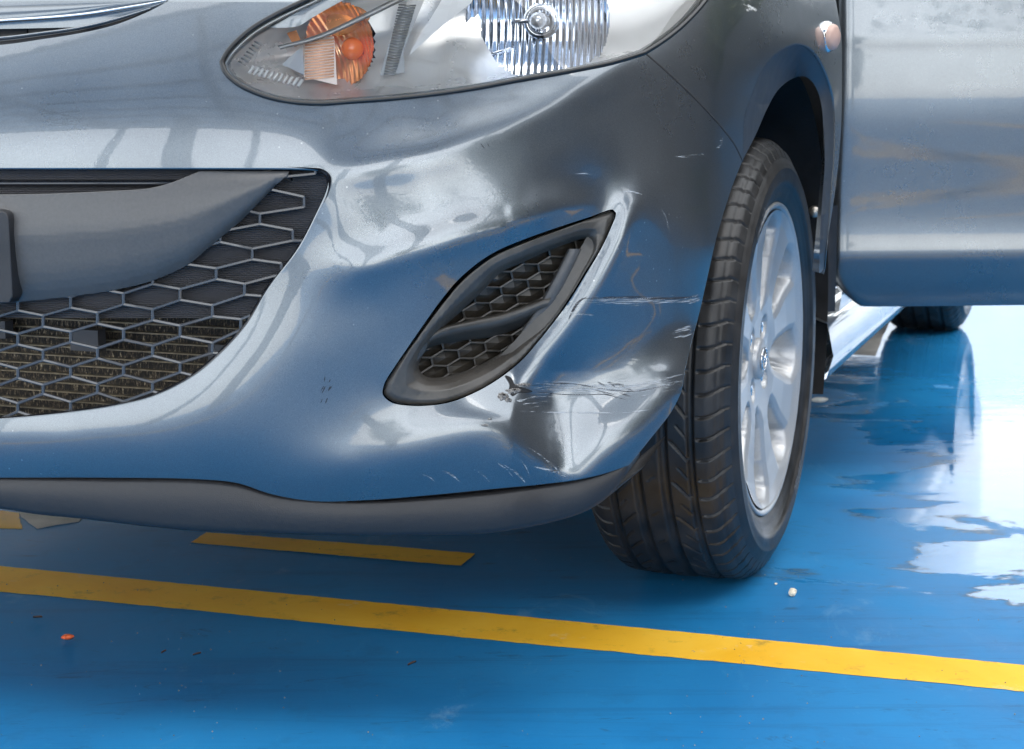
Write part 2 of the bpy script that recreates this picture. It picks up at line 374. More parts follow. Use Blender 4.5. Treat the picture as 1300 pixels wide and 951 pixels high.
Wm = np.maximum(Wm, .004)
q = integrate(gu, gv, np.log(t0), 2e-7, Wm)
qv, qu = np.gradient(q, GS)
def bil(A, u, v):
    x = np.clip((np.asarray(u, float) - gx[0]) / GS, 0, len(gx) - 1.001); y = np.clip((np.asarray(v, float) - gy[0]) / GS, 0, len(gy) - 1.001)
    i = x.astype(int); j = y.astype(int); a = x - i; b = y - j
    return A[j, i] * (1 - a) * (1 - b) + A[j, i + 1] * a * (1 - b) + A[j + 1, i] * (1 - a) * b + A[j + 1, i + 1] * a * b
def body(u, v, off=0.0):
    """point on the body skin seen at (u,v), pushed `off` metres along its normal; returns points, normals"""
    u = np.asarray(u, float); v = np.asarray(v, float)
    t = np.exp(bil(q, u, v)); P = Cc + t[..., None] * rays(u, v)
    a = bil(qu, u, v); b = bil(qv, u, v); w = 1 + (u - CX) * a + (v - CY) * b
    n = np.multiply.outer(FPX * a, RT) - np.multiply.outer(FPX * b, UP) - np.multiply.outer(w, FW)
    n /= np.linalg.norm(n, axis=-1)[..., None]
    return P + np.asarray(off)[..., None] * n if np.ndim(off) else P + off * n, n

_c = np.array(EL, float); _P, _n = body(_c[:, 0], _c[:, 1]); _g = np.degrees(np.arcsin(_n[:, 2])); _d = _g - _c[:, 2]
print('elevation error rms', np.sqrt((_d ** 2).mean())); print([(int(a[0]), int(a[1]), int(a[2]), int(b)) for a, b in zip(_c, _g) if abs(b - a[2]) > 5 and 0 <= a[0] < 900 and 0 < a[1] < 650])
_c = np.array(AZ, float); _P, _n = body(_c[:, 0], _c[:, 1]); _g = np.degrees(np.arctan2(_n[:, 0], -_n[:, 1])); _b = plan_base(_c[:, 0], _c[:, 1])[1]
print([(int(a[0]), int(a[1]), int(a[2] + b), int(c)) for a, b, c in zip(_c, _b, _g) if abs(c - a[2] - b) > 6 and 0 <= a[0] < 1080 and 0 < a[1] < 650])
def cdt_fill(loops, spacing):
    """triangulate between outer loop (first) and holes; returns 2D verts, faces and index lists of the loops"""
    pts = [p for L_ in loops for p in L_]; idx = []; k = 0; edges = []
    for L_ in loops:
        ii = list(range(k, k + len(L_))); idx.append(ii); edges += [(ii[i], ii[(i + 1) % len(ii)]) for i in range(len(ii))]; k += len(L_)
    o = loops[0]; x0, y0 = o.min(0); x1, y1 = o.max(0)
    gy_ = np.arange(y0, y1, spacing * .87); g = []
    for j, y in enumerate(gy_):
        xs = np.arange(x0 + (j % 2) * spacing * .5, x1, spacing); g.append(np.stack([xs, np.full(len(xs), y)], -1))
    g = np.concatenate(g); keep = inside(g, o)
    for h in loops[1:]: keep &= ~inside(g, h)
    g = g[keep]
    d = np.full(len(g), 1e9)
    for L_ in loops: d = np.minimum(d, segdist(g, L_))
    g = g[d > spacing * .45]
    allp = [Vector((float(a), float(b))) for a, b in np.concatenate([np.array(pts), g])]
    v2, e2, f2, ov, oe, of = delaunay_2d_cdt(allp, edges, [], 0, 1e-6)
    v2 = np.array([tuple(p) for p in v2]); f2 = np.array(f2)
    c = v2[f2].mean(1); keep = inside(c, o)
    for h in loops[1:]: keep &= ~inside(c, h)
    m = {}
    for new, olds in enumerate(ov):
        for od in olds: m[od] = new
    return v2, f2[keep], [[m[i] for i in ii] for ii in idx]

FL = [(.0006, .0002), (.0013, .0008), (.0017, .002), (.0018, .006), (.0018, .016)]
def skin(name, loops, spacing, material, parent, off=0.0, flange=(True,), mirror=False, fl=FL, sgn=None, lift=None):
    v2, f2, li = cdt_fill(loops, spacing)
    P, n = (lift or (lambda a, b: body(a, b, off)))(v2[:, 0], v2[:, 1])
    fn = np.cross(P[f2[:, 1]] - P[f2[:, 0]], P[f2[:, 2]] - P[f2[:, 0]]); flip = (fn * (Cc - P[f2[:, 0]])).sum(-1).sum() < 0
    if flip: f2 = f2[:, ::-1]
    V = [P]; NN = [n]; Fc = f2.tolist(); k = len(P)
    for q_, ids in enumerate(li):
        if not flange[min(q_, len(flange) - 1)]: continue
        B = P[ids]; nb = n[ids]; T = np.roll(B, -1, 0) - np.roll(B, 1, 0)
        T /= np.linalg.norm(T, axis=1)[:, None] + 1e-12
        out = np.cross(nb, T)
        L2 = loops[q_]; c2 = (L2[0] + L2[1]) / 2; d2 = L2[1] - L2[0]; nn2 = np.array([-d2[1], d2[0]]) / np.linalg.norm(d2)
        test = inside(np.array([c2 + nn2 * .5]), L2)[0]        # is +nn2 inside this loop
        material_side_in = (q_ == 0)
        o3 = body(*(c2 + nn2 * .5))[0] - body(*c2)[0]
        outward = o3 if (test != material_side_in) else -o3
        if out[0] @ outward < 0: out = -out
        m = len(ids); prev = list(ids)
        for a, b in fl:
            V.append(B + out * a - nb * b); w = min(1, b / .002); nn = nb * (1 - w) + out * (w if w > .3 else .5); NN.append(nn / np.linalg.norm(nn, axis=1)[:, None])
            cur = list(range(k, k + m)); k += m
            for i in range(m):
                qd = (prev[i], prev[(i + 1) % m], cur[(i + 1) % m], cur[i]); Fc.append(qd)
            prev = cur
    V = np.concatenate(V); NN = np.concatenate(NN)
    if mirror:
        l = (V - ORG) @ LL; Fc = [f for f in Fc if max(l[i] for i in f) > .0]
        V2 = V - 2 * np.outer((V - ORG) @ LL, LL); N2 = NN - 2 * np.outer(NN @ LL, LL); o = len(V)
        Fc = Fc + [tuple(i + o for i in f)[::-1] for f in Fc]; V = np.concatenate([V, V2]); NN = np.concatenate([NN, N2])
    return mesh_obj(name, V, Fc, material, parent, normals=NN)
def mir(V): V = np.asarray(V, float); return V - 2 * np.multiply.outer((V - ORG) @ LL, LL)

# ------------------------------------------------------------------ traced outlines (photograph pixels, laid onto the skin)
LAMP_LOW = [(282, 79), (286, 90), (298, 103), (324, 117), (358, 127), (400, 131), (452, 128), (526, 122), (600, 112), (654, 102), (728, 89), (777, 79), (817, 67)]
LAMP_IN = [(817, 67), (838, 54), (865, 33), (893, 3), (925, -45), (945, -95), (950, -130)]
LAMP_TOP = [(950, -130), (860, -140), (760, -130), (640, -100), (520, -60), (440, -25), (396, -3), (354, 17), (317, 39), (290, 65), (282, 79)]
SEAM = [(817, 67), (840, 87), (866, 111), (895, 140), (918, 166), (932, 185), (942, 205)]
ARCH_B = [(942, 205), (929, 238), (911, 296), (896, 361), (887, 400), (878, 433), (870, 466), (864, 498), (851, 524), (831, 550), (799, 590)]
BOTTOM = [(799, 590), (780, 597), (755, 604), (700, 613), (619, 621), (538, 629), (468, 634.5), (400, 636), (345, 627), (302, 613), (253, 608), (135, 606), (0, 606), (-150, 606), (-290, 606)]
UGRILLE = [(-290, 66), (-100, 63), (0, 58), (51, 51), (101, 43), (144, 33), (178, 20), (203, 8), (213, 2)]
LGRILLE = [(-290, 213), (-100, 213), (100, 213), (300, 213), (388, 214), (408, 216), (417, 223), (418, 236), (401, 276), (379, 317), (341, 367), (314, 412), (284, 446), (246, 478), (197, 503), (151, 515), (76, 526), (0, 533), (-100, 537), (-290, 537)]
FOG = [(486, 501), (488, 487), (500, 467), (517, 442), (537, 413), (557, 385), (579, 358), (605, 335), (630, 319), (665, 304), (707, 289), (750, 275), (778, 266), (782, 270), (775, 291), (761, 320), (744, 348), (721, 385), (704, 408), (684, 433), (664, 456), (639, 477), (608, 496), (574, 510), (545, 515), (517, 515), (497, 511)]

CAR = empty('hatchback_car', (float(ORG[0]), float(ORG[1]), 0))
tag(CAR, 'steel blue-grey hatchback with dented and scratched front bumper and an open door', 'car')

def J(*segs):
    out = []
    for s in segs: out.append(s if not out else s[1:])
    return np.concatenate(out)
bump_outer = J(cr(UGRILLE, 5), cr([(213, 2), (300, 2.5), (379, 3)], 6), cr([(379, 3), (354, 17), (317, 39), (290, 65), (282, 79)], 4), cr(LAMP_LOW, 4), cr(SEAM, 4), cr(ARCH_B, 4), cr(BOTTOM, 5), np.array([(-290, 606), (-292, 540)]))
# left end closed down the far side of the centre line, leaving the lower opening as a notch
lg = cr(LGRILLE, 4)[::-1]
bump_outer = np.concatenate([bump_outer[:-1], lg, np.array([(-292, 140)])])
fog = cr(FOG, 4, closed=True)
BUMPER = skin('bumper', [bump_outer, fog], 4.2, PAINT, CAR, mirror=True)
BUMPER['label'] = 'dented steel blue bumper with scrape marks beside the fog lamp bezel'
FSIL = [(950, -130), (980, -150), (1020, -140), (1050, -70), (1061, 0), (1068, 44), (1069, 88), (1068, 155), (1064, 212), (1057, 265), (1050, 309), (1046, 349)]
ARCH_IN = [(1040, 350), (1041, 300), (1044, 250), (1047, 207), (1045, 155), (1041, 125), (1032, 105), (1021, 97), (1006, 100), (988, 114), (973, 140), (960, 170), (942, 205)]
ARCH_OUT = [(1048, 340), (1055, 255), (1060, 185), (1058, 125), (1050.5, 96), (1039, 72), (1025, 58), (1010, 55), (991, 63), (969, 85), (954.5, 118), (944, 152), (942, 205)]
SEAMF = [(a + 1.7, b - 1.4) for a, b in SEAM]
fen_outer = J(cr(SEAMF[::-1], 4), cr([(818.7, 65.6)] + LAMP_IN[1:], 4), cr(FSIL, 4), np.array([(1046, 349), (1048, 340)]), cr(ARCH_OUT[:-1] + [SEAMF[-1]], 3))[:-1]
FENDER = skin('front_fender', [fen_outer], 3.0, PAINT, CAR, mirror=False)

_ao = cr(ARCH_OUT, 4)
def arch_t(u, v):
    sh = np.shape(u); p = np.stack([np.ravel(u), np.ravel(v)], -1); d_ = segdist(p, _ao, closed=False)
    return (np.exp(bil(q, p[:, 0], p[:, 1])) + .004 + .0040 * np.minimum(d_, 40) * np.interp(p[:, 1], [60, 200], [1, .45])).reshape(sh)
ARCH_LATE = True
# ------------------------------------------------------------------ floor
def floor_mat():
    m, nt, bs = mat('blue_epoxy_floor'); vec = texco(nt)
    a = noise(nt, vec, 2.2, 7, .62, .4); b = noise(nt, vec, 14, 6, .7)
    col = mixc(nt, ramp(nt, a, [(.3, 0), (.7, 1)]), (.008, .135, .33), (.018, .21, .46))
    col = mixc(nt, fmath(nt, 'MULTIPLY', ramp(nt, b, [(.55, 0), (.75, 1)]), .35), col, (.015, .07, .14))
    sm = noise(nt, texco(nt, (1, 3, 1)), 6, 6, .75, 1.2)
    col = mixc(nt, fmath(nt, 'MULTIPLY', ramp(nt, sm, [(.60, 0), (.68, 1)]), .6), col, (.02, .05, .08))
    tm = noise(nt, texco(nt, (.6, 9, 1)), 2.2, 7, .75, .6)
    col = mixc(nt, fmath(nt, 'MULTIPLY', ramp(nt, tm, [(.54, 0), (.70, 1)]), .38), col, (.012, .06, .14))
    ck = noise(nt, vec, 38, 6, .8); col = mixc(nt, fmath(nt, 'MULTIPLY', ramp(nt, ck, [(.66, 0), (.70, 1)]), .7), col, (.03, .05, .07))
    lt = noise(nt, texco(nt, (5, 1.5, 1)), 4, 7, .8); col = mixc(nt, fmath(nt, 'MULTIPLY', ramp(nt, lt, [(.58, 0), (.75, 1)]), .25), col, (.08, .32, .55))
    sc = noise(nt, texco(nt, (2, 1, 1)), 3.5, 7, .7, .8)
    col = mixc(nt, fmath(nt, 'MULTIPLY', ramp(nt, sc, [(.6, 0), (.72, 1)]), .35), col, (.25, .42, .55))
    # wet film towards the right and behind the wheel
    xy = nt.nodes.new('ShaderNodeSeparateXYZ'); nt.links.new(vec, xy.inputs[0])
    g1 = fmath(nt, 'MULTIPLY', fmath(nt, 'SUBTRACT', xy.outputs['X'], .66), .55); g1 = fmath(nt, 'MINIMUM', fmath(nt, 'MAXIMUM', g1, -.4), .16)
    g2 = fmath(nt, 'MINIMUM', fmath(nt, 'MULTIPLY', fmath(nt, 'SUBTRACT', xy.outputs['Y'], 2.45), .5), 0.0)
    n1 = noise(nt, texco(nt, (1.3, 2.2, 1)), 2.1, 8, .6, .7)
    w = fmath(nt, 'ADD', fmath(nt, 'ADD', n1, g1), g2)
    wet = ramp(nt, w, [(.485, 0), (.505, .75), (.56, 1)])
    edge = fmath(nt, 'MULTIPLY', ramp(nt, w, [(.455, 0), (.495, 1), (.515, 0)]), ramp(nt, noise(nt, vec, 11, 6, .7, 1.0), [(.46, 0), (.56, 1)]))
    col = mixc(nt, fmath(nt, 'MULTIPLY', edge, .75), col, (.05, .055, .05))
    nt.links.new(col, bs.inputs['Base Color'])
    r = ramp(nt, a, [(.35, .42), (.65, .55)])
    r = mixc(nt, wet, r, (.05, .05, .05)); nt.links.new(r, bs.inputs['Roughness'])
    nt.links.new(fmath(nt, 'ADD', .16, fmath(nt, 'MULTIPLY', wet, .11)), bs.inputs['Specular IOR Level'])
    bp = bump(nt, bs, noise(nt, vec, 60, 5, .6), .12, .002)
    nt.links.new(fmath(nt, 'SUBTRACT', .14, fmath(nt, 'MULTIPLY', wet, .115)), bp.inputs['Strength'])
    wv = nt.nodes.new('ShaderNodeBump'); wv.inputs['Strength'].default_value = .05; wv.inputs['Distance'].default_value = .01
    nt.links.new(noise(nt, texco(nt, (1, 2, 1)), 7, 3, .5), wv.inputs['Height']); nt.links.new(wv.outputs[0], bp.inputs['Normal'])
    return m
FLOORM = floor_mat()
fl = MB(); fl.add([(-60, -60, 0), (60, -60, 0), (60, 60, 0), (-60, 60, 0)], [(0, 1, 2, 3)])
tag(fl.build('floor', FLOORM, smooth=False), kind='structure')
#@@TAIL
def epoly(pts): return ground(np.array(pts, float)[:, 0], np.array(pts, float)[:, 1])
def sheet(name, poly, z, m, kind='structure'):
    Q = []
    for i in range(len(poly)):                                   # uneven, hand-painted edges
        a_, b_ = np.array(poly[i], float)[:2], np.array(poly[(i + 1) % len(poly)], float)[:2]; L_ = np.linalg.norm(b_ - a_); k_ = max(1, int(L_ / .012)); nn_ = np.array([-(b_ - a_)[1], (b_ - a_)[0]]) / L_
        j_ = np.random.randn(k_ + 2).cumsum() * .0004; j_ -= np.linspace(j_[0], j_[-1], k_ + 2)
        for t_ in range(k_): Q.append(a_ + (b_ - a_) * t_ / k_ + nn_ * (np.clip(j_[t_], -.004, .004) + (np.random.randn() * .0005 if t_ else 0)))
    P = np.array([(p[0], p[1], z) for p in Q]); n = len(P)
    if np.sum(P[:, 0] * np.roll(P[:, 1], -1) - np.roll(P[:, 0], -1) * P[:, 1]) < 0: P = P[::-1]
    v2 = [Vector((a[0], a[1])) for a in P]
    r = delaunay_2d_cdt(v2, [(i, (i + 1) % n) for i in range(n)], [], 1, 1e-7)
    V = [(p.x, p.y, z) for p in r[0]]
    o = mesh_obj(name, V, [tuple(f) for f in r[2]], m, smooth=False)
    return tag(o, kind=kind)
def line_mat():
    m, nt, bs = mat('yellow_line_paint'); vec = texco(nt)
    a = noise(nt, vec, 5, 5, .6, .5)
    c = mixc(nt, ramp(nt, a, [(.35, 0), (.65, 1)]), (.80, .41, .012), (.88, .52, .05))
    b = noise(nt, vec, 22, 7, .75)
    c = mixc(nt, fmath(nt, 'MULTIPLY', ramp(nt, b, [(.56, 0), (.70, 1)]), .65), c, (.25, .16, .04))
    w = noise(nt, vec, 9, 6, .7)
    c = mixc(nt, fmath(nt, 'MULTIPLY', ramp(nt, w, [(.62, 0), (.70, 1)]), .7), c, (.75, .62, .4))
    ch = noise(nt, vec, 30, 5, .7); c = mixc(nt, ramp(nt, ch, [(.71, 0), (.725, 1)]), c, (.01, .12, .3))
    nt.links.new(c, bs.inputs['Base Color']); nt.links.new(ramp(nt, a, [(.3, .5), (.7, .62)]), bs.inputs['Roughness']); bs.inputs['Specular IOR Level'].default_value = .2
    bump(nt, bs, noise(nt, vec, 90, 4, .6), .1, .001)
    return m
YEL = line_mat()
CONC = simple('pale_bare_concrete', (.6, .57, .52), .75, nscale=9, namt=.35, bscale=80, bamt=.4)
# long yellow line across the bay front, the short one behind it and lines of the next bays
g = ground(np.array([0, 1300, 1300, 0.]), np.array([720, 845, 861, 752.]))
# line direction from its far edge, both ways beyond the frame
a0, a1 = ground(0., 720.), ground(1300., 846.); b0 = ground(0., 752.); b1 = ground(1130., 861.)
d = (a1 - a0) / np.linalg.norm(a1 - a0); e = (b1 - b0) / np.linalg.norm(b1 - b0)
sheet('yellow_line', [a0 - d * 3, a1 + d * 2.2, b1 + e * 2.4, b0 - e * 3], .0005, YEL)
sheet('yellow_line', [ground(*p) for p in ((262., 676.), (603., 703.), (585., 718.5), (242., 689.))], .0005, YEL)
sheet('yellow_line', [ground(*p) for p in ((-160., 630.), (24., 651.), (28., 672.), (-160., 668.))], .0005, YEL)
def strip(p, q_, w, name='yellow_line'):
    p = np.array([*p, 0.]); q_ = np.array([*q_, 0.]); t = (q_ - p) / np.linalg.norm(q_ - p); n_ = np.array([-t[1], t[0], 0]) * w / 2
    sheet(name, [p - n_, q_ - n_, q_ + n_, p + n_], .0009 if name == 'yellow_line' else .0005, YEL)
strip((.9, .1), (2.2, .55), .17); strip((2.2, .62), (2.0, -1.4), .17); strip((-1.5, 2.0), (-1.1, -2.4), .1)
strip((2.25, 1.3), (.2, -1.5), .1); strip((.55, .9), (3.0, .35), .1)
# pale bare patches where the blue coat ends
sheet('bare_concrete_patch', [ground(*p) for p in ((1020., 374.), (1150., 372.), (1141., 392.), (1131., 405.), (1120., 428.), (1112., 452.), (1060., 449.), (1000., 451.), (960., 440.), (960., 385.))], .0005, CONC)
sheet('bare_concrete_patch', [ground(*p) for p in ((24., 645.), (108., 653.), (100., 663.), (72., 667.), (47., 672.), (40., 667.), (33., 661.), (27., 657.))], .0008, CONC)

# ------------------------------------------------------------------ lip, grille, trim
def curve_in(off, fshift=0.0):
    t = np.gradient(PCs, axis=0); n_ = np.stack([-t[:, 1], t[:, 0]], -1); n_ /= np.linalg.norm(n_, axis=1)[:, None]
    c = PCs - n_ * off; c[:, 1] += fshift; w = car(c[:, 0], c[:, 1], np.zeros(len(c))); return w
if True:
    _t = np.gradient(PCs, axis=0)
    if (-_t[3, 1] * 0 + _t[300, 0]) < 0: pass
def plan_t(u, v, W):
    r = rays(u, v); k = r[..., 0] / r[..., 1]; kk_ = W[:, 0] / W[:, 1]; o = np.argsort(kk_)
    return np.interp(k, kk_[o], W[o, 1]) / r[..., 1]
def mk_lift(tf):
    def f(u, v):
        u = np.asarray(u, float); v = np.asarray(v, float); h = 1.0
        P = Cc + tf(u, v)[..., None] * rays(u, v)
        a = (Cc + tf(u + h, v)[..., None] * rays(u + h, v)) - (Cc + tf(u - h, v)[..., None] * rays(u - h, v))
        b = (Cc + tf(u, v + h)[..., None] * rays(u, v + h)) - (Cc + tf(u, v - h)[..., None] * rays(u, v - h))
        n_ = np.cross(b, a); n_ /= np.linalg.norm(n_, axis=-1)[..., None] + 1e-12
        s = np.sign((n_ * (Cc - P)).sum(-1)); return P, n_ * s[..., None]
    return f
# plan curve of the finished bumper along its lower seam, and the mean plane of the grille
bt = cr(BOTTOM, 6)[::-1]; BP, _ = body(bt[:, 0], np.minimum(bt[:, 1], 632) - 4)
def shrink(W, off):
    t = np.gradient(W[:, :2], axis=0); n_ = np.stack([t[:, 1], -t[:, 0]], -1); n_ /= np.linalg.norm(n_, axis=1)[:, None]
    if (n_ @ FF[:2]).mean() < 0: n_ = -n_
    o = W.copy(); o[:, :2] -= n_ * np.asarray(off)[..., None] if np.ndim(off) else n_ * off; return o
LT = cr([(-290, 603), (0, 604), (135, 605), (253, 606), (302, 612), (345, 625), (400, 633), (458, 635), (538, 631), (619, 624), (700, 613), (755, 602), (792, 587), (812, 570)], 6)
LB = cr([(-290, 628), (0, 646), (43, 652.5), (108, 659), (178, 667.5), (258, 674.5), (350, 677.5), (447, 680), (538, 679.5), (619, 677), (700, 663), (746, 648), (774, 629), (797, 600), (818, 572)], 6)
def resample(p, n):
    d_ = np.concatenate([[0], np.cumsum(np.linalg.norm(np.diff(p, axis=0), axis=1))]); s = np.linspace(0, d_[-1], n)
    return np.stack([np.interp(s, d_, p[:, 0]), np.interp(s, d_, p[:, 1])], -1)
nL = 180; us = np.linspace(-285, 812, nL)
tv = np.interp(us, LT[:, 0], LT[:, 1]); bv = np.interp(us, LB[:, 0], LB[:, 1])
rows = []
BPx = np.concatenate([BP, BP[-1:] + np.array([[.05, .25, 0]])])
kkb = BPx[:, 0] / BPx[:, 1]; ob = np.argsort(kkb)
def lip_pt(u, v, off):
    W = shrink(BPx[ob], off); return Cc + plan_t(u, v, W)[..., None] * rays(u, v)
for s, off in ((-.05, .030), (0, .014), (.06, .006), (.14, .003), (.5, .002), (.88, .004), (.96, .008), (1.0, .015)):
    rows.append(lip_pt(us, tv + (bv - tv) * s, off))
R_ = rows[-1] + np.array([0, 0, .002]) - FF * .12; rows.append(R_)
mb = MB(); mb.grid(np.array(rows)); rm = mir(np.array(rows)); mb.grid(rm[:, ::-1])
LIPO = mb.build('lower_lip', LIP, CAR); LIPO['label'] = 'charcoal plastic lip under the bumper hanging loose at its outer end'
mb = MB()                                                          # backing behind the seam
rb = [lip_pt(us, tv - 12, .022), lip_pt(us, tv + 10, .022)]; mb.grid(np.array(rb)); mb.grid(mir(np.array(rb))[:, ::-1])
mb.build('seam_backing', DARK, CAR)

gv_ = cr([(-150, 218), (100, 218), (300, 218), (410, 225)], 10); GP0, _ = body(gv_[:, 0], gv_[:, 1])
gw_ = cr([(-150, 536), (76, 530), (246, 480), (341, 369), (401, 278)], 10); GP1, _ = body(gw_[:, 0], gw_[:, 1])
l0, f0_, z0 = tocar(GP0); l1, f1_, z1 = tocar(GP1)
print('grille f top', np.round(f0_[::6], 3), 'bottom', np.round(f1_[::6], 3), 'l', np.round(l0[::6], 2))
def grille_t(u, v, off=0.0):
    """vertical-ish grille surface spanning between the opening's edges, `off` metres behind them"""
    r = rays(u, v); t = plan_t(u, v, GRW)
    return t + off
_l = np.linspace(-.3, .62, 200); GRF = np.interp(_l, l0, f0_) * .5 + np.interp(_l, l1, f1_) * .5
GRF = np.convolve(np.pad(GRF, 12, mode='edge'), np.ones(25) / 25, 'valid')
GRW = car(_l, GRF - .004, np.zeros(200))
TRP = J(np.array([(-290, 249), (0, 248)]), cr([(0, 248), (60, 247), (130, 244), (189, 240), (217, 233), (237, 225), (254, 218)], 5), np.array([(254, 218), (367, 218)]), cr([(367, 218), (333, 253), (303, 283), (280, 302), (262, 317), (240, 335), (197, 355), (151, 367), (95, 375.5), (15, 384), (0, 385), (-290, 388)], 6))
def trim_t(u, v):
    top = np.interp(u, [0, 130, 189, 254, 370], [246, 244, 238, 218, 216]); bot = np.interp(u, [-290, 0, 95, 151, 197, 240, 280, 333, 367], [388, 385, 375, 367, 355, 335, 302, 254, 218])
    s = np.clip((v - 216) / np.maximum(bot - 216, 20), -.2, 1.2)
    prof = np.interp(s, [-.2, 0, .2, .35, .5, .8, .93, 1.0, 1.2], [.0, .008, .018, .023, .026, .021, .014, .004, -.02])
    prof = .5 * prof + .25 * np.interp(s - .06, [-.2, 0, .2, .35, .5, .8, .93, 1.0, 1.2], [.0, .008, .018, .023, .026, .021, .014, .004, -.02]) + .25 * np.interp(s + .06, [-.2, 0, .2, .35, .5, .8, .93, 1.0, 1.2], [.0, .008, .018, .023, .026, .021, .014, .004, -.02])
    side = np.clip((360 - u) / 200, 0, 1) ** .6
    return grille_t(u, v, .006) - prof * (.25 + .75 * side)
TRIMO = skin('number_plate_garnish', [TRP], 5, TRIM, CAR, mirror=True, lift=mk_lift(trim_t), fl=[(.0006, .0004), (.0012, .001), (.0014, .004), (.0014, .02)])
PLT = J(np.array([(-290, 266), (-4, 269)]), cr([(-4, 269), (6, 272), (9, 280)], 3), np.array([(9, 280), (14, 376), (11, 383), (-290, 389)]))
skin('plate_holder', [PLT], 6, BLACKPL, CAR, mirror=True, lift=mk_lift(lambda u, v: grille_t(u, v) - .03), fl=[(.001, .0006), (.0016, .002), (.0016, .02)])
# dark slot bars above the garnish
mb = MB()
for v_, o_, r_ in ((233, .012, .0035), (222, .03, .006)):
    uu = np.linspace(-150, 240, 30); P = Cc + grille_t(uu, np.full(30, float(v_)), o_)[:, None] * rays(uu, np.full(30, float(v_)))
    mb.tube(P, r_, 8); mb.tube(mir(P), r_, 8)
mb.build('slot_bar', BLACKGLOSS, CAR)
# honeycomb: nodes traced from the photograph
kx = np.array([-7, 23, 55, 90, 124, 157, 194, 229, 270, 306, 343, 383, 424.])
def node(k, r, up):     # k half column, r strut row (0 = row at y~207 px in the strut), up: upper or lower end of the strut
    x = (kx[k + 1] if 0 <= k + 1 < len(kx) else kx[0] + (k + 1) * 33.5) + max(0, k - 6) * 2.4 * max(0, r)
    rowp = np.interp(k, [-2, 1, 4, 7, 9], [21.7, 21.7, 22.6, 23.5, 21.2])
    y = 407.5 - np.interp(k, [-2, 1, 4, 7, 8, 9, 10], [-4, 0, 5.5, 13, 18, 24, 31]) - rowp * r
    h = np.interp(r, [-6, 0, 6], [5, 7, 6.5])
    return np.array([x, y + (-h if up else h)])
segs = []
for r in range(-7, 10):
    for k in range(-10, 12):
        if (k + r) % 2 == 0: continue
        a, b = node(k, r, True), node(k, r, False); segs.append((a, b))
        for dk in (-1, 1): segs.append((b, node(k + dk, r - 1, True)))
def gpt(p, off): p = np.asarray(p, float); return Cc + grille_t(p[..., 0], p[..., 1], off)[..., None] * rays(p[..., 0], p[..., 1])
LGo = cr(LGRILLE, 4); LGp = np.concatenate([LGo, [(-290, 375)]])
def bar(mb, A, B, A2, B2, w, d1=.0018):
    """ridge-fronted bar from A to B (front) with back ends A2,B2"""
    t = (B - A) / np.linalg.norm(B - A); vw = (A - Cc) / np.linalg.norm(A - Cc); s = np.cross(t, vw); s /= np.linalg.norm(s)
    V = []
    for F_, K_ in ((A, A2), (B, B2)):
        bn = (K_ - F_) / np.linalg.norm(K_ - F_)
        V += [F_ - s * w * .55, F_ + s * w * .55, F_ + s * w + bn * d1 * .5, K_ + s * w * .8, K_ - s * w * .8, F_ - s * w + bn * d1 * .5]
    mb.add(V, [(i, (i + 1) % 6, 6 + (i + 1) % 6, 6 + i) for i in range(6) if i != 3])
mb = MB()
sg = np.array(segs); mid = sg.mean(1); ok = (inside(mid, LGp) | (segdist(mid, LGp) < 9)) & (mid[:, 0] > -165)
ok &= (sg[:, :, 0].max(1) < np.interp(mid[:, 1], [210, 240, 300], [412, 416, 420])) | (mid[:, 1] > 320)
ok &= ~((mid[:, 1] < np.interp(mid[:, 0], [-300, 0, 95, 151, 197, 240, 262, 280, 303, 333, 367], [385, 385, 371, 362, 350, 331, 313, 298, 279, 249, 214]) - 14))
for (A, B) in sg[ok]:
    bar(mb, gpt(A, .004), gpt(B, .004), gpt(A, .014), gpt(B, .014), .0017)
V_ = np.concatenate(mb.V); V2 = mir(V_); mb2 = MB(); mb2.add(V_, mb.F); mb2.add(V2, [f[::-1] for f in mb.F])
HC = mb2.build('honeycomb_grille', GRIDM, CAR, smooth=False); HC['kind'] = 'stuff'
# rim of the lower opening
ed = cr(LGRILLE[:-1] + [(-160, 537)], 6)
def towards(p, c, d_): p = np.array(p); v = c - p; return p + v / np.linalg.norm(v, axis=1)[:, None] * d_
e2 = np.array(LGo)
cen = np.stack([np.clip(e2[:, 0] - 120, -300, 260), np.full(len(e2), 370.0)], -1); cen[:, 1] = np.interp(e2[:, 1], [213, 537], [330, 400])
rimr = [body(e2[:, 0], e2[:, 1])[0] + 0 * e2[:, :1]]
rimr = [gpt(towards(e2, cen, -2), -.001), gpt(towards(e2, cen, 2.2), .003), gpt(towards(e2, cen, 4.2), .004), gpt(towards(e2, cen, 5), .012), gpt(towards(e2, cen, 5), .03)]
mb = MB(); mb.grid(np.array(rimr)[:, e2[:, 0] > -160]); mb.grid(mir(np.array(rimr)[:, e2[:, 0] > -160])[:, ::-1]); mb.build('grille_rim', BLACKGLOSS, CAR)
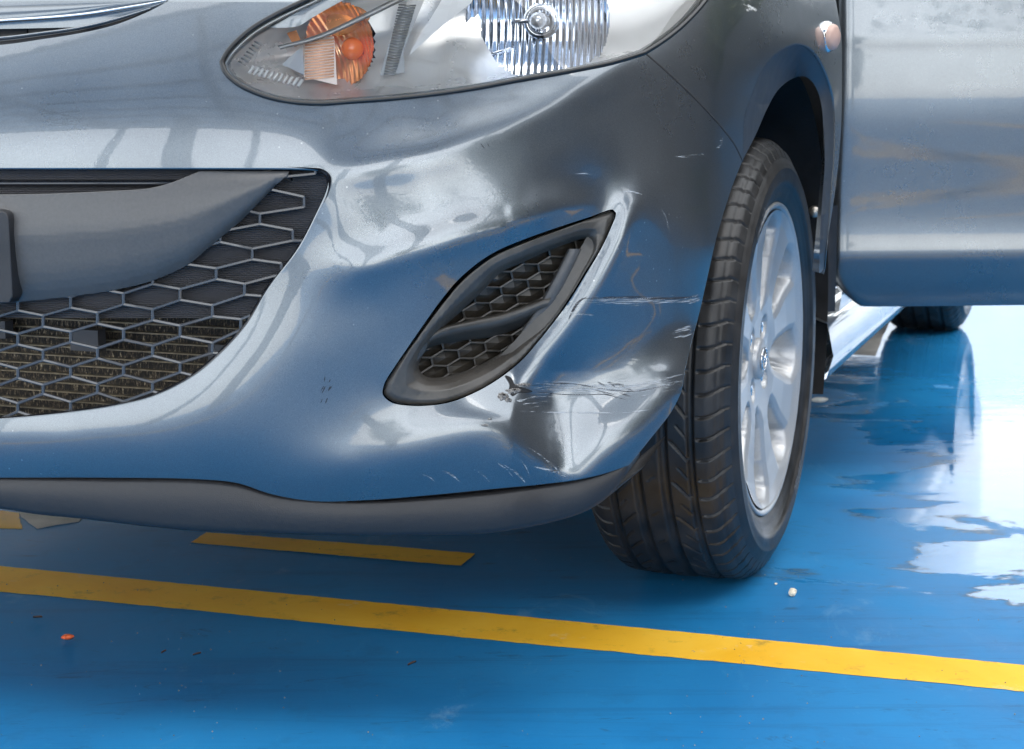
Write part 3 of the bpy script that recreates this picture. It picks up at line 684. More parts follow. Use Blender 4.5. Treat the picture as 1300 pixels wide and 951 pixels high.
# ribbed blanking plate behind the upper honeycomb
def slab(name, px, off, m, rib=0.0, pitch=2.6, thick=.004, parent=CAR, step=None):
    """upright plate behind the grille with horizontal ribs"""
    x0, y0, x1, y1 = px; ys = np.arange(y0, y1, pitch / 2 if rib else 8); xs = np.arange(x0, x1 + 1, 10)
    X, Y = np.meshgrid(xs, ys); O = off + rib * (np.arange(len(ys)) % 2)[:, None] + 0 * X
    P = gpt(np.stack([X, Y], -1), 0.0); P = Cc + (np.linalg.norm(P - Cc, axis=-1) + O)[..., None] * ((P - Cc) / np.linalg.norm(P - Cc, axis=-1)[..., None])
    k_ = MB(); k_.grid(P); k_.grid(mir(P)[:, ::-1]); return k_.build(name, m, parent, smooth=False)
PLATEM = simple('ribbed_grey_plastic', (.10, .10, .108), .45)
slab('ribbed_blanking_plate', (-150, 214, 432, 404), .016, PLATEM, rib=.0022)
# radiator with brown fins seen through the open cells
def rad_mat():
    m, nt, bs = mat('radiator_fins'); vec = texco(nt)
    mp = N(nt, 'ShaderNodeMapping'); mp.inputs['Scale'].default_value = (420, 420, 130); nt.links.new(vec, mp.inputs['Vector'])
    n_ = noise(nt, mp.outputs[0], 1.0, 3, .7); c = ramp(nt, n_, [(.48, (.008, .006, .004)), (.60, (.11, .08, .05)), (.70, (.5, .42, .29))])
    nt.links.new(c, bs.inputs['Base Color']); bs.inputs['Roughness'].default_value = .6; bump(nt, bs, n_, .5, .003); return m
RADM = rad_mat()
mb = MB()
zc = car(np.array([0.]), np.array([.66]), np.array([.37]))[0]
mb.box(zc, LL * .42, FF * .012, ZZ * .13); RADI = mb.build('radiator', RADM, CAR, smooth=False)
mb = MB()
for i in range(22):
    c = car(np.array([0.]), np.array([.6745]), np.array([.255 + i * .0105]))[0]; mb.box(c, LL * .42, FF * .004, ZZ * .0008)
mb.build('cooling_tubes', simple('dusty_brass_tubes', (.26, .21, .14), .45, metal=.4, nscale=90, namt=.5), CAR, smooth=False)
mb = MB(); mb.box(car(np.array([0.]), np.array([.55]), np.array([.47]))[0], LL * .62, FF * .06, ZZ * .25); mb.build('front_cavity', DARK, CAR, smooth=False)
BRK = simple('grey_bracket', (.10, .10, .11), .4)
for l_, f_, z_, a_, b_ in ((.19, .70, .395, .018, .012), (.36, .69, .375, .02, .022), (.05, .69, .40, .03, .01)):
    for sg_ in (1, -1): mb = MB(); mb.box(car(np.array([l_ * sg_]), np.array([f_]), np.array([z_]))[0], LL * a_, FF * .008, ZZ * b_); mb.build('radiator_bracket', BRK, CAR, smooth=False)
# upper grille
def bpt(u, v, off):
    P, n_ = body(u, v); vw = (P - Cc) / np.linalg.norm(P - Cc, axis=-1)[..., None]; return P + vw * np.asarray(off)[..., None] if np.ndim(off) else P + vw * off
def ribbon(mb, top, bot, offs, m_=True):
    """skin band between two traced lines (left to right); offs = list of (s, depth)"""
    n_ = 60; a = resample(np.array(top, float), n_); b = resample(np.array(bot, float), n_)
    P = np.array([bpt(*(a + (b - a) * s).T, o) for s, o in offs]); mb.grid(P)
    if m_: mb.grid(mir(P)[:, ::-1])
mb = MB(); ribbon(mb, cr([(-150, 9), (0, 8), (100, 5), (180, 1), (213, -4)], 6), cr([(-150, 32), (0, 24), (101, 16.5), (169, 6), (210, 0)], 6), [(0, .03), (.02, .004), (.5, 0.0), (1, .004)])
mb.build('grille_wing_bar', PAINT, CAR)
mb = MB(); ribbon(mb, cr([(-150, 32), (0, 24), (101, 16.5), (169, 6), (213, -1)], 6), cr([(-150, 37), (0, 29), (101, 21.5), (169, 11), (209, 2.5)], 6), [(0, .004), (.25, -.001), (.6, .0), (1, .004), (1.1, .02)])
mb.build('chrome_strip', CHROME, CAR)
mb = MB(); ribbon(mb, cr([(-150, 54), (0, 47), (51, 41), (101, 34), (144, 24), (191, 10), (209, 2)], 6), cr([(-150, 68), (0, 60), (51, 53), (101, 45), (144, 35), (178, 22), (213, 4)], 6), [(0, .02), (.03, .004), (.2, .002), (.3, .006), (.5, .006), (.6, .003), (1, .002)])
mb.build('lower_grille_edge', BLACKGLOSS, CAR)
mb = MB(); ribbon(mb, cr([(-150, 53), (0, 46.5), (51, 40.5), (101, 33.5), (144, 23.5), (191, 9.5)], 6), cr([(-150, 55.5), (0, 49), (51, 43), (101, 36), (144, 26), (191, 11.5)], 6), [(0, .004), (.5, -.001), (1, .004)])
mb.build('thin_silver_line', SATIN, CAR)
mb = MB()
for u0, u1, off in ((-60, 34, .05), (36, 78, .035), (97, 150, .03)):
    uu = np.linspace(u0, u1, 6); P = np.array([bpt(uu, np.interp(uu, [-150, 0, 101, 169], [20, 22, 14, 6]), off), bpt(uu, np.interp(uu, [-150, 0, 101, 169], [62, 52, 40, 24]), off + .01)]); mb.grid(P)
mb.build('upper_grille_slat', simple('dull_grey_slat', (.11, .11, .115), .35), CAR, smooth=False)
mb = MB()
for u0 in (80, 87):
    P0 = bpt(np.array([u0 + 8., u0 - 2.]), np.array([10., 40.]), .02); mb.tube(P0, .003, 8)
mb.build('grille_strut', BLACKPL, CAR)
uu = np.linspace(-150, 215, 40); mb = MB(); mb.grid(np.array([bpt(uu, 0 * uu - 30, .07), bpt(uu, 0 * uu + 70, .07)])); mb.build('upper_grille_backing', DARK, CAR)

# ------------------------------------------------------------------ fog lamp bezel
fogo = cr([(u_, v_) for u_, v_ in FOG], 3, closed=True)
FIN = [(747, 305), (738, 304), (716, 311), (690, 321), (664, 333), (636, 346), (610, 372), (588, 393), (562, 417), (544, 439), (534, 456), (532, 468), (541, 478), (560, 479), (585, 473), (610, 463), (640, 446), (663, 431), (690, 412), (716, 380), (735, 347), (751, 314)]
fini = cr(FIN, 3, closed=True)
_t3 = np.roll(fogo, -1, 0) - np.roll(fogo, 1, 0); _t3 /= np.linalg.norm(_t3, axis=1)[:, None]; _n3 = np.stack([-_t3[:, 1], _t3[:, 0]], -1)
if not inside((fogo[5] + _n3[5] * 2)[None], fogo)[0]: _n3 = -_n3
_wg = np.clip((_n3 @ np.array([.55, .83])) * 1.3, 0, 1) * np.clip((785 - fogo[:, 0]) / 90, 0, 1) * np.clip((fogo[:, 0] - 486) / 60, 0, 1)
fb = fogo + _n3 * (.6 + 4.6 * _wg)[:, None]
def bez_t(u, v):
    sh = np.shape(u); p = np.stack([np.ravel(u), np.ravel(v)], -1)
    do = segdist(p, fogo); di = segdist(p, fini); s = do / (do + di + 1e-6)
    s = np.where(inside(p, fini), 1.0, s)
    w = np.minimum(1, do / 6)
    rec = np.interp(s, [0, .06, .2, .5, .72, .88, 1], [.010, .005, .002, .001, .006, .014, .026])
    return (np.exp(bil(q, p[:, 0], p[:, 1])) + rec).reshape(sh)
FOGB = skin('fog_lamp_bezel', [fb, fini], 2.6, BEZEL, CAR, lift=mk_lift(bez_t), flange=(True, True), fl=[(.0004, .0006), (.0006, .004), (.0006, .02)])
def fpt(p, off):
    p = np.asarray(p, float); t = np.exp(bil(q, p[..., 0], p[..., 1])) + off; return Cc + t[..., None] * rays(p[..., 0], p[..., 1])
mb = MB(); X, Y = np.meshgrid(np.arange(505, 781, 12.), np.arange(275, 500, 12.)); mb.grid(fpt(np.stack([X, Y], -1), .06)); mb.build('fog_lamp_backing', DARK, FOGB)
mb = MB(); cells = MB()
# small honeycomb, tilted up to the right
ux = np.array([34., -9.5]); uy = np.array([3.5, 15.2])
for i in range(-6, 9):
    for j in range(-9, 10):
        c = np.array([640, 385]) + ux * (i + (j % 2) * .5) + uy * j
        if not (inside(c[None], fini)[0] or segdist(c[None], fini)[0] < 16): continue
        hx = [c + ux * a + uy * b for a, b in ((-.5, -.33), (-.5, .33), (0, .67), (.5, .33), (.5, -.33), (0, -.67))]
        for a in range(3):
            A, B = hx[a], hx[a + 1]; bar(mb, fpt(A, .034), fpt(B, .034), fpt(A, .046), fpt(B, .046), .0011, .0012)
        A, B = hx[0], hx[1]
        P = fpt(np.array([hx[a] * .94 + c * .06 for a in range(6)]), .0465); C0 = fpt(c, .041)
        cells.add(list(P) + [C0], [(a, (a + 1) % 6, 6) for a in range(6)])
mb.build('fog_honeycomb', BEZEL, FOGB, smooth=False)
cells.build('honeycomb_cells', simple('blanked_cells', (.045, .038, .03), .4, nscale=60, namt=.3), FOGB, smooth=False)
def loft(mb, A, B, offs, f=fpt, n_=24):
    a = resample(np.array(cr(A, 3)), n_); b = resample(np.array(cr(B, 3)), n_)
    mb.grid(np.array([f(a + (b - a) * s, o) for s, o in offs]))
mb = MB(); loft(mb, [(530, 443), (553, 420), (600, 407), (640, 398), (700, 376)], [(524, 456), (545, 441), (585, 432), (630, 426), (690, 402)], [(-.15, .05), (0, .018), (.1, .013), (.45, .012), (.62, .02), (1, .034), (1.05, .05)])
mb.build('bezel_crossbar', BEZEL, FOGB)
mb = MB(); loft(mb, [(722, 316), (704, 352), (684, 388), (662, 420)], [(739, 316), (722, 352), (702, 390), (676, 426)], [(-.1, .05), (0, .020), (.12, .016), (.9, .013), (1, .016), (1.08, .05)])
mb.build('bezel_strut', TRIM, FOGB)
# bright rolled edge of torn body metal at the dent
def scrape_mat():
    m, nt, bs = mat('bare_scraped_plastic'); vec = texco(nt); n_ = noise(nt, vec, 700, 3, .7)
    nt.links.new(ramp(nt, n_, [(.35, (.02, .02, .02)), (.6, (.28, .26, .24)), (.75, (.6, .58, .55))]), bs.inputs['Base Color']); bs.inputs['Roughness'].default_value = .7; return m
def chalk_mat(dens, col):
    m, nt, bs = mat('chalky_scuff_and_reflection'); vec = texco(nt, (26, 26, 900)); n_ = noise(nt, vec, 1, 4, .7)
    bs.inputs['Base Color'].default_value = (*col, 1); bs.inputs['Roughness'].default_value = .7
    nt.links.new(ramp(nt, n_, [(dens, 0), (dens + .08, 1)]), bs.inputs['Alpha']); return m
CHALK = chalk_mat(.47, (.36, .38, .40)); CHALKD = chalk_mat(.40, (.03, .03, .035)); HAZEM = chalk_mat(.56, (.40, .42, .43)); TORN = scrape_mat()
def scratch(mb, pts, w):
    p = cr(pts, 3); n_ = len(p); t = np.gradient(p, axis=0); t /= np.linalg.norm(t, axis=1)[:, None]; s = np.stack([-t[:, 1], t[:, 0]], -1)
    ww = w * np.sin(np.linspace(.12, math.pi - .12, n_)) * (1 + .4 * np.random.randn(n_).cumsum() / n_ ** .5)
    A = p + s * ww[:, None] / 2; B = p - s * ww[:, None] / 2
    mb.grid(np.array([body(A[:, 0], A[:, 1], .0004)[0], body(B[:, 0], B[:, 1], .0004)[0]]))
lite, dark_ = MB(), MB()
for k in range(7):
    y = 377 + k * 1.5 + random.uniform(-1, 1); x0 = random.uniform(742, 775); x1 = random.uniform(800, 889)
    scratch(lite, [(x0, y), ((x0 + x1) / 2, y + 1.5), (x1, y + random.uniform(-2, 1))], random.uniform(.6, 1.5))
scratch(dark_, [(738, 379), (790, 377.5), (850, 379), (890, 376)], 2.2); scratch(dark_, [(745, 377), (735, 383), (728, 393), (722, 405)], 2.5)
for k in range(10):
    x0 = random.uniform(862, 876); y = random.uniform(374, 386); scratch(lite, [(x0, y + 2), (x0 + 9, y + random.uniform(-1, 1)), (888, y - 3)], 1.2)
for k in range(8):
    x0 = random.uniform(850, 862); y = random.uniform(417, 430); scratch(lite, [(x0, y + 1), (x0 + 9, y - 1), (878, y - 4)], 1.5)
for k in range(26):
    y = random.gauss(492, 5.5); x0 = random.uniform(665, 760); x1 = x0 + random.uniform(40, 140); x1 = min(x1, 866)
    bend = (lambda x: y + 3 * math.sin((x - 665) / 70) - max(0, x - 815) * .22)
    scratch(lite, [(x0, bend(x0)), ((x0 + x1) / 2, bend((x0 + x1) / 2)), (x1, bend(x1))], random.uniform(.5, 1.3))
for k in range(9):
    x0 = random.uniform(752, 790); y = random.uniform(482, 502); scratch(dark_, [(x0, y), (x0 + random.uniform(8, 26), y + random.uniform(2, 7))], random.uniform(1, 2.4))
scratch(dark_, [(668, 490), (720, 487), (800, 497), (862, 486)], 1.6); scratch(dark_, [(675, 497), (720, 501), (790, 500)], 1.0)
scratch(lite, [(660, 522), (720, 524), (800, 523), (838, 518)], 1.6)
for a, b, w in (((632, 588), (652, 607), 1.3), ((561, 597), (584, 612), 1.6), ((598, 594), (622, 612), 1.2), ((536, 602), (552, 612), 1), ((672, 569), (700, 592), 1.6), ((676, 592), (718, 605), 2), ((660, 583), (672, 607), 1.2), ((640, 590), (668, 614), 2), ((690, 581), (712, 604), 1.3), ((730, 221), (751, 222), 1.3), ((788, 243), (815, 247), 1.3), ((726, 399), (757, 401), 1.2), ((840, 266), (848, 292), .8)):
    scratch(lite, [a, ((a[0] + b[0]) / 2 + 2, (a[1] + b[1]) / 2 - 1), b], w)
for k in range(12):
    x0 = random.uniform(405, 420); y0 = random.uniform(478, 515); scratch(dark_, [(x0, y0), (x0 + random.uniform(1, 5), y0 - random.uniform(3, 8))], 1.6)
scratch(dark_, [(610, 182), (616, 190)], 1.5); scratch(dark_, [(618, 181), (622, 188)], 1.0)
lite.build('chalky_scratches', CHALK, BUMPER)['kind'] = 'stuff'; dark_.build('dark_gouges', CHALKD, BUMPER)['kind'] = 'stuff'
mb = MB()
def blob(cu, cv, ru, rv, h, n_=22, rough=.5):
    ring = []
    for k in range(n_):
        a = 2 * math.pi * k / n_; rr = 1 + rough * random.uniform(-.5, .5); ring.append((cu + ru * rr * math.cos(a), cv + rv * rr * math.sin(a)))
    ring = np.array(ring); c = np.array([cu, cv])
    R3 = [body(*(c + (ring - c) * s).T, h * (1 - s) + random.uniform(0, h * .25) * (s < 1))[0] for s in (1, .75, .5, .25)]
    mb.grid(np.array(R3), cv=True); 
scuff_refl = MB()
for (a, b, w) in (((850, 198), (906, 192), 4), ((905, 193), (917, 175), 4), ((672, 490), (862, 488), 15), ((742, 380), (888, 378), 7), ((854, 424), (877, 418), 12), ((722, 392), (735, 378), 6), ((655, 508), (700, 506), 10)): scratch(scuff_refl, [a, ((a[0] + b[0]) / 2, (a[1] + b[1]) / 2 + 3), b], w)  # strips near the arch seam are a painted reflection, the rest scuffs
scuff_refl.build('scuff_and_painted_reflection', HAZEM, BUMPER)['kind'] = 'stuff'
for a in ((652, 496, 9, 4, .003), (638, 503, 7, 5, .003), (664, 489, 10, 2.5, .002), (645, 508, 5, 3, .003), (616, 540, 5, 1.5, .001), (622, 532, 3, 1.2, .001)): blob(*a)
mb.build('torn_plastic_edge', TORN, BUMPER)['kind'] = 'stuff'
mb = MB()                                                        # black split in the dent
ring = cr([(641, 477), (649, 480), (654, 489), (664, 492), (676, 497), (668, 499), (658, 499), (651, 503), (646, 496), (647, 488)], 3, closed=True)
c = np.array([654, 494.]); mb.grid(np.array([body(*(c + (ring - c) * s).T, o)[0] for s, o in ((1, .0006), (.8, .0007), (.02, .0008))]), cv=True); mb.build('open_split', DARK, BUMPER)

# ------------------------------------------------------------------ head lamp
LAMP = J(cr(LAMP_LOW, 4), cr(LAMP_IN, 4), cr(LAMP_TOP, 5))[:-1]
def offs_poly(P, d_):
    t = np.roll(P, -1, 0) - np.roll(P, 1, 0); t /= np.linalg.norm(t, axis=1)[:, None]; n_ = np.stack([-t[:, 1], t[:, 0]], -1)
    if inside((P[5] + n_[5] * 2)[None], P)[0] != (d_ > 0): n_ = -n_
    return P + n_ * abs(d_)
def glass_mat():
    m = bpy.data.materials.new('clear_lamp_lens'); m.use_nodes = True; nt = m.node_tree; nt.nodes.clear()
    o = nt.nodes.new('ShaderNodeOutputMaterial'); tr = nt.nodes.new('ShaderNodeBsdfTransparent'); tr.inputs[0].default_value = (.985, .99, .99, 1)
    gl = nt.nodes.new('ShaderNodeBsdfGlossy'); gl.inputs['Roughness'].default_value = .015
    fr = nt.nodes.new('ShaderNodeFresnel'); fr.inputs[0].default_value = 1.6
    mx = nt.nodes.new('ShaderNodeMixShader'); nt.links.new(fr.outputs[0], mx.inputs[0]); nt.links.new(tr.outputs[0], mx.inputs[1]); nt.links.new(gl.outputs[0], mx.inputs[2])
    nt.links.new(mx.outputs[0], o.inputs['Surface']); return m
LENS = glass_mat()
HL = skin('headlight', [LAMP], 5, LENS, CAR, off=-.001, flange=(False,)); HL['label'] = 'clear headlight unit with amber indicator bulb at its inner corner'
P, n_ = body(*offs_poly(LAMP, -.5).T, .0002)
mb = MB(); mb.tube(P[::1], .0026, 8, closed=True); mb.build('lamp_seal', RUBBERG, HL)
P, n_ = body(*offs_poly(LAMP, 3.6).T, -.004)
mb = MB(); mb.tube(P, .0022, 8, closed=True); mb.build('lens_edge_trim', SATIN, HL)
def hpt(p, off): p = np.asarray(p, float); return body(p[..., 0], p[..., 1])[0] + np.asarray(off)[..., None] * (rays(p[..., 0], p[..., 1]) / np.linalg.norm(rays(p[..., 0], p[..., 1]), axis=-1)[..., None])
v2, f2, li = cdt_fill([LAMP], 6)
dd = segdist(v2, LAMP); V = hpt(v2, .006 + .085 * (1 - np.exp(-dd / 26)))
_c2 = v2[f2].mean(1); f2 = f2[(np.hypot(_c2[:, 0] - 690, _c2[:, 1] - 22) > 82) & (np.hypot((_c2[:, 0] - 440) / .8, _c2[:, 1] - 56) > 46)]
mesh_obj('lamp_housing', V, f2.tolist(), simple('pearl_grey_housing', (.8, .8, .79), .3, metal=.45, nscale=6, namt=.06), HL)
def plate(name, poly, off, m, thick=.004, parent=HL, smooth=False, curve=True):
    P2 = cr(poly, 5, closed=True) if curve else np.array(poly, float); n2 = len(P2)
    offv = off if np.ndim(off) else np.full(n2, off)
    c = P2.mean(0)
    F1 = hpt(P2, off); k_ = MB(); fr_ = cdt_fill([P2], 9); A = hpt(fr_[0], off); k_.add(A, fr_[1].tolist())
    k_.grid(np.array([F1, hpt(P2, off + thick)]), cv=True); return k_.build(name, m, parent, smooth=smooth)
# main reflector bowl with vertical flutes
BC = hpt(np.array([689., 27.]), .085); ax = FF * .985 + LL * .17; ax /= np.linalg.norm(ax); sx = np.cross(ZZ, ax); sx /= np.linalg.norm(sx); sy = np.cross(ax, sx)
if sx @ RT < 0: sx = -sx
nx_ = 150; gx_ = np.linspace(-.078, .078, nx_); gz_ = np.linspace(-.076, .076, 50); X, Y = np.meshgrid(gx_, gz_)
Rr = np.sqrt(X ** 2 + Y ** 2); D_ = 6.0 * Rr ** 2 + .0016 * np.abs(np.sin(X * math.pi / .0072))
P = BC + X[..., None] * sx + Y[..., None] * sy + D_[..., None] * ax
k_ = MB(); idx = -np.ones(X.shape, int); ok = (Rr < .0765); 
Fq = [(i * nx_ + j, i * nx_ + j + 1, (i + 1) * nx_ + j + 1, (i + 1) * nx_ + j) for i in range(49) for j in range(nx_ - 1) if ok[i, j] and ok[i + 1, j + 1] and ok[i, j + 1] and ok[i + 1, j]]
k_.add(P.reshape(-1, 3), Fq); k_.build('fluted_reflector', simple('bluish_reflector', (.78, .84, .95), .1, metal=1), HL)
def lathe(name, c, axis, prof, m, parent, n_=32, smooth=True):
    axis = np.array(axis) / np.linalg.norm(axis); a = np.cross(axis, ZZ); a /= np.linalg.norm(a); b = np.cross(axis, a)
    G = np.array([[c + axis * x_ + r_ * (math.cos(t) * a + math.sin(t) * b) for t in np.linspace(0, 2 * math.pi, n_, endpoint=False)] for x_, r_ in prof])
    k_ = MB(); k_.grid(G, cv=True); return k_.build(name, m, parent, smooth=smooth)
lathe('bulb_collar', BC, ax, [(.0, .019), (.012, .019), (.016, .0165), (.016, .013), (.004, .012)], REFL, HL)
lathe('main_bulb', BC, ax, [(.005, .009), (.034, .009), (.040, .008), (.045, .0045), (.046, .0002)], GLASSB, HL)
mb = MB(); mb.tube(np.array([BC + ax * .02 - sx * .012, BC + ax * .022 - sx * .026]), .0022, 8); mb.build('bulb_clip', CHROME, HL); mb = MB(); mb.tube(np.array([BC + ax * .014 - sx * .03 - sy * .028, BC + ax * .03 - sx * .055 - sy * .035]), .0012, 6); mb.build('bulb_clip', CHROME, HL)
# inner furniture
plate('white_blade', [(520, 70), (524, 60), (556, 8), (575, -25), (612, -25), (598, 4), (560, 34)], .03, WHITEPL, curve=False)
plate('dark_side_wall', [(482, 96), (492, 60), (506, 20), (530, -20), (552, -30), (530, 20), (512, 66), (514, 92)], .045, simple('ribbed_grey_wall', (.4, .4, .39), .3, metal=.5), curve=False)
mb = MB()
for k in range(26):
    a = np.array([506 - k * .75, 6 + k * 3.5]); b = a + np.array([22 - k * .3, 1.0]); P0 = hpt(np.array([a, b]), .043); mb.tube(P0, .0008, 6)
mb.build('side_wall_ribs', SATIN, HL)
if 0: plate('lamp_floor', [(470, 122), (520, 84), (600, 70), (640, 96), (600, 110), (520, 118)], .035, simple('milky_floor', (.5, .52, .54), .15, metal=.8))
mb = MB(); loft(mb, [(352, 58), (400, 45), (460, 18), (520, -12)], [(356, 63), (404, 51), (463, 25), (524, -5)], [(0, .03), (.2, .02), (.8, .02), (1, .03)], f=hpt); mb.build('divider_bar', simple('smoked_bar', (.3, .3, .29), .25, metal=.5), HL)
AMBR = simple('amber_tinted_reflector', (1, .36, .1), .25, metal=.5, nscale=60, namt=.2)
OC = hpt(np.array([440., 58.]), .07)
X, Y = np.meshgrid(np.linspace(-.038, .038, 60), np.linspace(-.045, .045, 40)); Rr = np.sqrt((X / .036) ** 2 + (Y / .043) ** 2); D_ = .03 * Rr ** 2 + .0016 * np.abs(np.sin((X + .4 * Y) * math.pi / .006))
P = OC + X[..., None] * sx + Y[..., None] * sy + D_[..., None] * ax; k_ = MB()
k_.add(P.reshape(-1, 3), [(i * 60 + j, i * 60 + j + 1, (i + 1) * 60 + j + 1, (i + 1) * 60 + j) for i in range(39) for j in range(59) if Rr[i, j] < 1]); k_.build('indicator_reflector', simple('warm_reflector', (1, .62, .36), .16, metal=.7), HL)
lathe('indicator_bulb', hpt(np.array([449., 62.]), .055), ax, [(-.02, .006), (.0, .011), (.008, .0115), (.014, .009), (.018, .004), (.0185, .0002)], AMBERB, HL)
mb = MB()
for k in range(14):
    a = np.array([387, 54 + k * 3.6]); b = np.array([424, 50 + k * 3.6]); mb.tube(hpt(np.array([a, b]), .034), .0009, 6)
mb.build('indicator_ribs', simple('amber_ribs', (1, .6, .38), .25, metal=.2), HL)
plate('indicator_side_panel', [(385, 52), (424, 46), (428, 108), (386, 98)], .036, simple('frosted_panel', (.95, .85, .78), .3), curve=False)
plate('amber_top_panel', [(415, 22), (452, 8), (470, 22), (430, 46), (418, 40)], .04, AMBR)
plate('amber_top_panel', [(364, 42), (376, 38), (384, 56), (374, 60)], .03, AMBR, curve=False)
plate('small_white_triangle', [(358, 82), (384, 58), (386, 95)], .028, simple('grey_lamp_panel', (.5, .5, .5), .25, metal=.4), curve=False)
mb = MB()
for k in range(11):
    a = np.array([322 + k * 6.2, 84 + k * 1.7]); b = a + np.array([-6, 9.]); mb.tube(hpt(np.array([a, b]), .014), .0016, 6)
mb.build('lower_teeth', WHITEPL, HL)
mb = MB()
for k in range(7):
    a = np.array([303 + k * 3.4, 78 - k * 4.2]); b = a + np.array([9, 5.]); mb.tube(hpt(np.array([a, b]), .016), .001, 6)
mb.build('corner_ribs', SATIN, HL)

# ------------------------------------------------------------------ bonnet
hx_ = cr([(-292, 4), (-150, 2), (0, 0), (120, -2), (213, -1.5), (300, -1), (378, 0), (392, -8), (440, -34), (520, -68), (640, -108), (760, -138), (860, -148), (945, -140), (1000, -170)], 10)
E0 = bpt(hx_[:, 0], hx_[:, 1], 0.0); rowsH = []
bk = -FF
lh = (E0 - ORG) @ LL
for s, dz in ((-.001, -.03), (0, -.002), (.004, .001), (.03, .012), (.1, .04), (.25, .085), (.5, .14), (.9, .2)):
    tgt = ORG + lh[:, None] * LL * (1 - .05 * s) + FF * np.maximum(((E0 - ORG) @ FF)[:, None] * (1 - .2 * min(1, s * 2)) + 0, -5); fz = (E0 - ORG) @ FF
    P = E0 + bk * s * (1.0) + ZZ * dz * np.clip(1.0 - .35 * (lh[:, None] / .8) ** 2, .3, 1); rowsH.append(P)
mb = MB(); mb.grid(np.array(rowsH)); mb.grid(mir(np.array(rowsH))[:, ::-1]); mb.build('bonnet', PAINT, CAR)
mb = MB(); P = np.array([bpt(hx_[:, 0], hx_[:, 1] + 8, .012), bpt(hx_[:, 0], hx_[:, 1] - 6, .03)]); mb.grid(P[:, 16:50]); mb.build('bonnet_gap_backing', DARK, CAR)

skin('wheel_arch_lip', [J(cr(ARCH_OUT, 3), cr(ARCH_IN[::-1], 3))[:-1]], 2.6, simple('dull_slate_arch_edge', (.045, .055, .07), .38, metal=.3, nscale=12, namt=.2), CAR, lift=mk_lift(arch_t), flange=(False,))
_sm = cr([(a + .9, b - .7) for a, b in SEAM], 3); mb = MB(); mb.tube(body(_sm[:, 0], _sm[:, 1], -.0020)[0], .0025, 8); mb.build('panel_gap_shadow', DARK, CAR)
# ------------------------------------------------------------------ fender extras, arch liner, side lamp
mb = MB()
WC = car(np.array([.60]), np.array([0.]), np.array([.32]))[0]
prof = [(-.12, .40), (.10, .40), (.20, .385), (.232, .375)]
th = np.linspace(.12, math.pi + .35, 50)
def xend(t): return np.interp(t, [.1, .8, 1.25, 4], [.11, .13, 1, 1])
G = np.array([[WC + LL * (x_ if x_ < 0 else (x_ * xend(t) if xend(t) == 1 else min(x_, xend(t)))) + r_ * (math.cos(t) * FF + math.sin(t) * ZZ) for t in th] for x_, r_ in prof]); mb.grid(G)
G = np.array([[WC + LL * -.12 + r_ * (math.cos(t) * FF + math.sin(t) * ZZ) for t in th] for r_ in (.0, .2, .40)]); mb.grid(G)
mb.build('wheel_arch_liner', LINER, CAR)
mb = MB(); ring = cr([(1030, 250), (1045, 254), (1049, 262), (1047, 330), (1044, 380), (1036, 400), (1030, 400)], 5)
c0 = [fb_ for fb_ in ()]
mf = [car(np.array([.80]), np.array([-.375 - .0]), np.array([z_]))[0] for z_ in (.315, .36, .42, .48)]
for s_ in (0,):
    G = np.array([[p_ + LL * a_ - FF * b_ for a_, b_ in ((-.06, .0), (.0, .004), (.03, .012), (.038, .03))] for p_ in mf]); mb.grid(G)
mb.build('mud_guard', BLACKPL, CAR)
def side_pt(l, f, z): return car(np.array([l]), np.array([f]), np.array([z]))[0]
BOL = side_pt(.815, -.33, .476)
lathe('guard_screw', BOL, FF + LL * .2, [(-.01, .006), (.006, .006), (.008, .009), (.011, .009), (.014, .006), (.015, .0002)], STEEL, CAR, n_=16)
SP, sn = body(1050., 47.)
sn = np.asarray(sn); a_ = LL * .96 + FF * .28; a_ /= np.linalg.norm(a_)
SMK = lathe('side_marker_lamp', SP - a_ * .004, a_, [(0, .021), (.006, .021), (.009, .0195), (.0105, .0175)], CHROME, CAR)
lathe('marker_lens', SP - a_ * .004, a_, [(.009, .018), (.015, .0165), (.018, .012), (.019, .0002)], simple('clear_amber_marker', (.5, .33, .27), .35), SMK)
# hull: side panel, sill, underbody, rear end (all mostly hidden behind wheel and door)
mb = MB()
for sgn_, f0s in ((1, -.50), (-1, .3)):
    ff = np.array([f0s, -1.0, -1.6, -2.1, -2.2, -2.8, -3.0])
    G = []
    for z_, dl in ((.20, -.05), (.27, -.01), (.36, 0), (.6, .005), (.8, -.01), (.93, -.05), (1.2, -.15), (1.42, -.25)):
        G.append([side_pt(sgn_ * (.835 + dl), f_, z_) for f_ in ff])
    G = np.array(G); mb.grid(G if sgn_ > 0 else G[:, ::-1])
mb.build('body_side', PAINT, CAR)
mb = MB()
for z0_, z1_, l_, f1, f2_ in ((.19, .215, .72, .62, -3.1),):
    mb.box(side_pt(0, (f1 + f2_) / 2, (z0_ + z1_) / 2), LL * l_ * .72, FF * (f1 - f2_) / 2, ZZ * (z1_ - z0_) / 2)
mb.box(side_pt(0, -1.3, .55), LL * .56, FF * 1.75, ZZ * .30)
mb.box(side_pt(0, -3.1, .6), LL * .78, FF * .04, ZZ * .36); mb.box(side_pt(0, -1.8, 1.35), LL * .58, FF * 1.2, ZZ * .03)
mb.build('underbody', DARK, CAR, smooth=False)
mb = MB()
G = np.array([[side_pt(l_, f_, z_) for f_ in (-.36, -.5, -.9, -2.0)] for l_, z_ in ((.70, .18), (.80, .19), (.835, .215), (.845, .25), (.835, .30), (.79, .315))]); mb.grid(G)
mb.build('door_sill', PAINT, CAR)

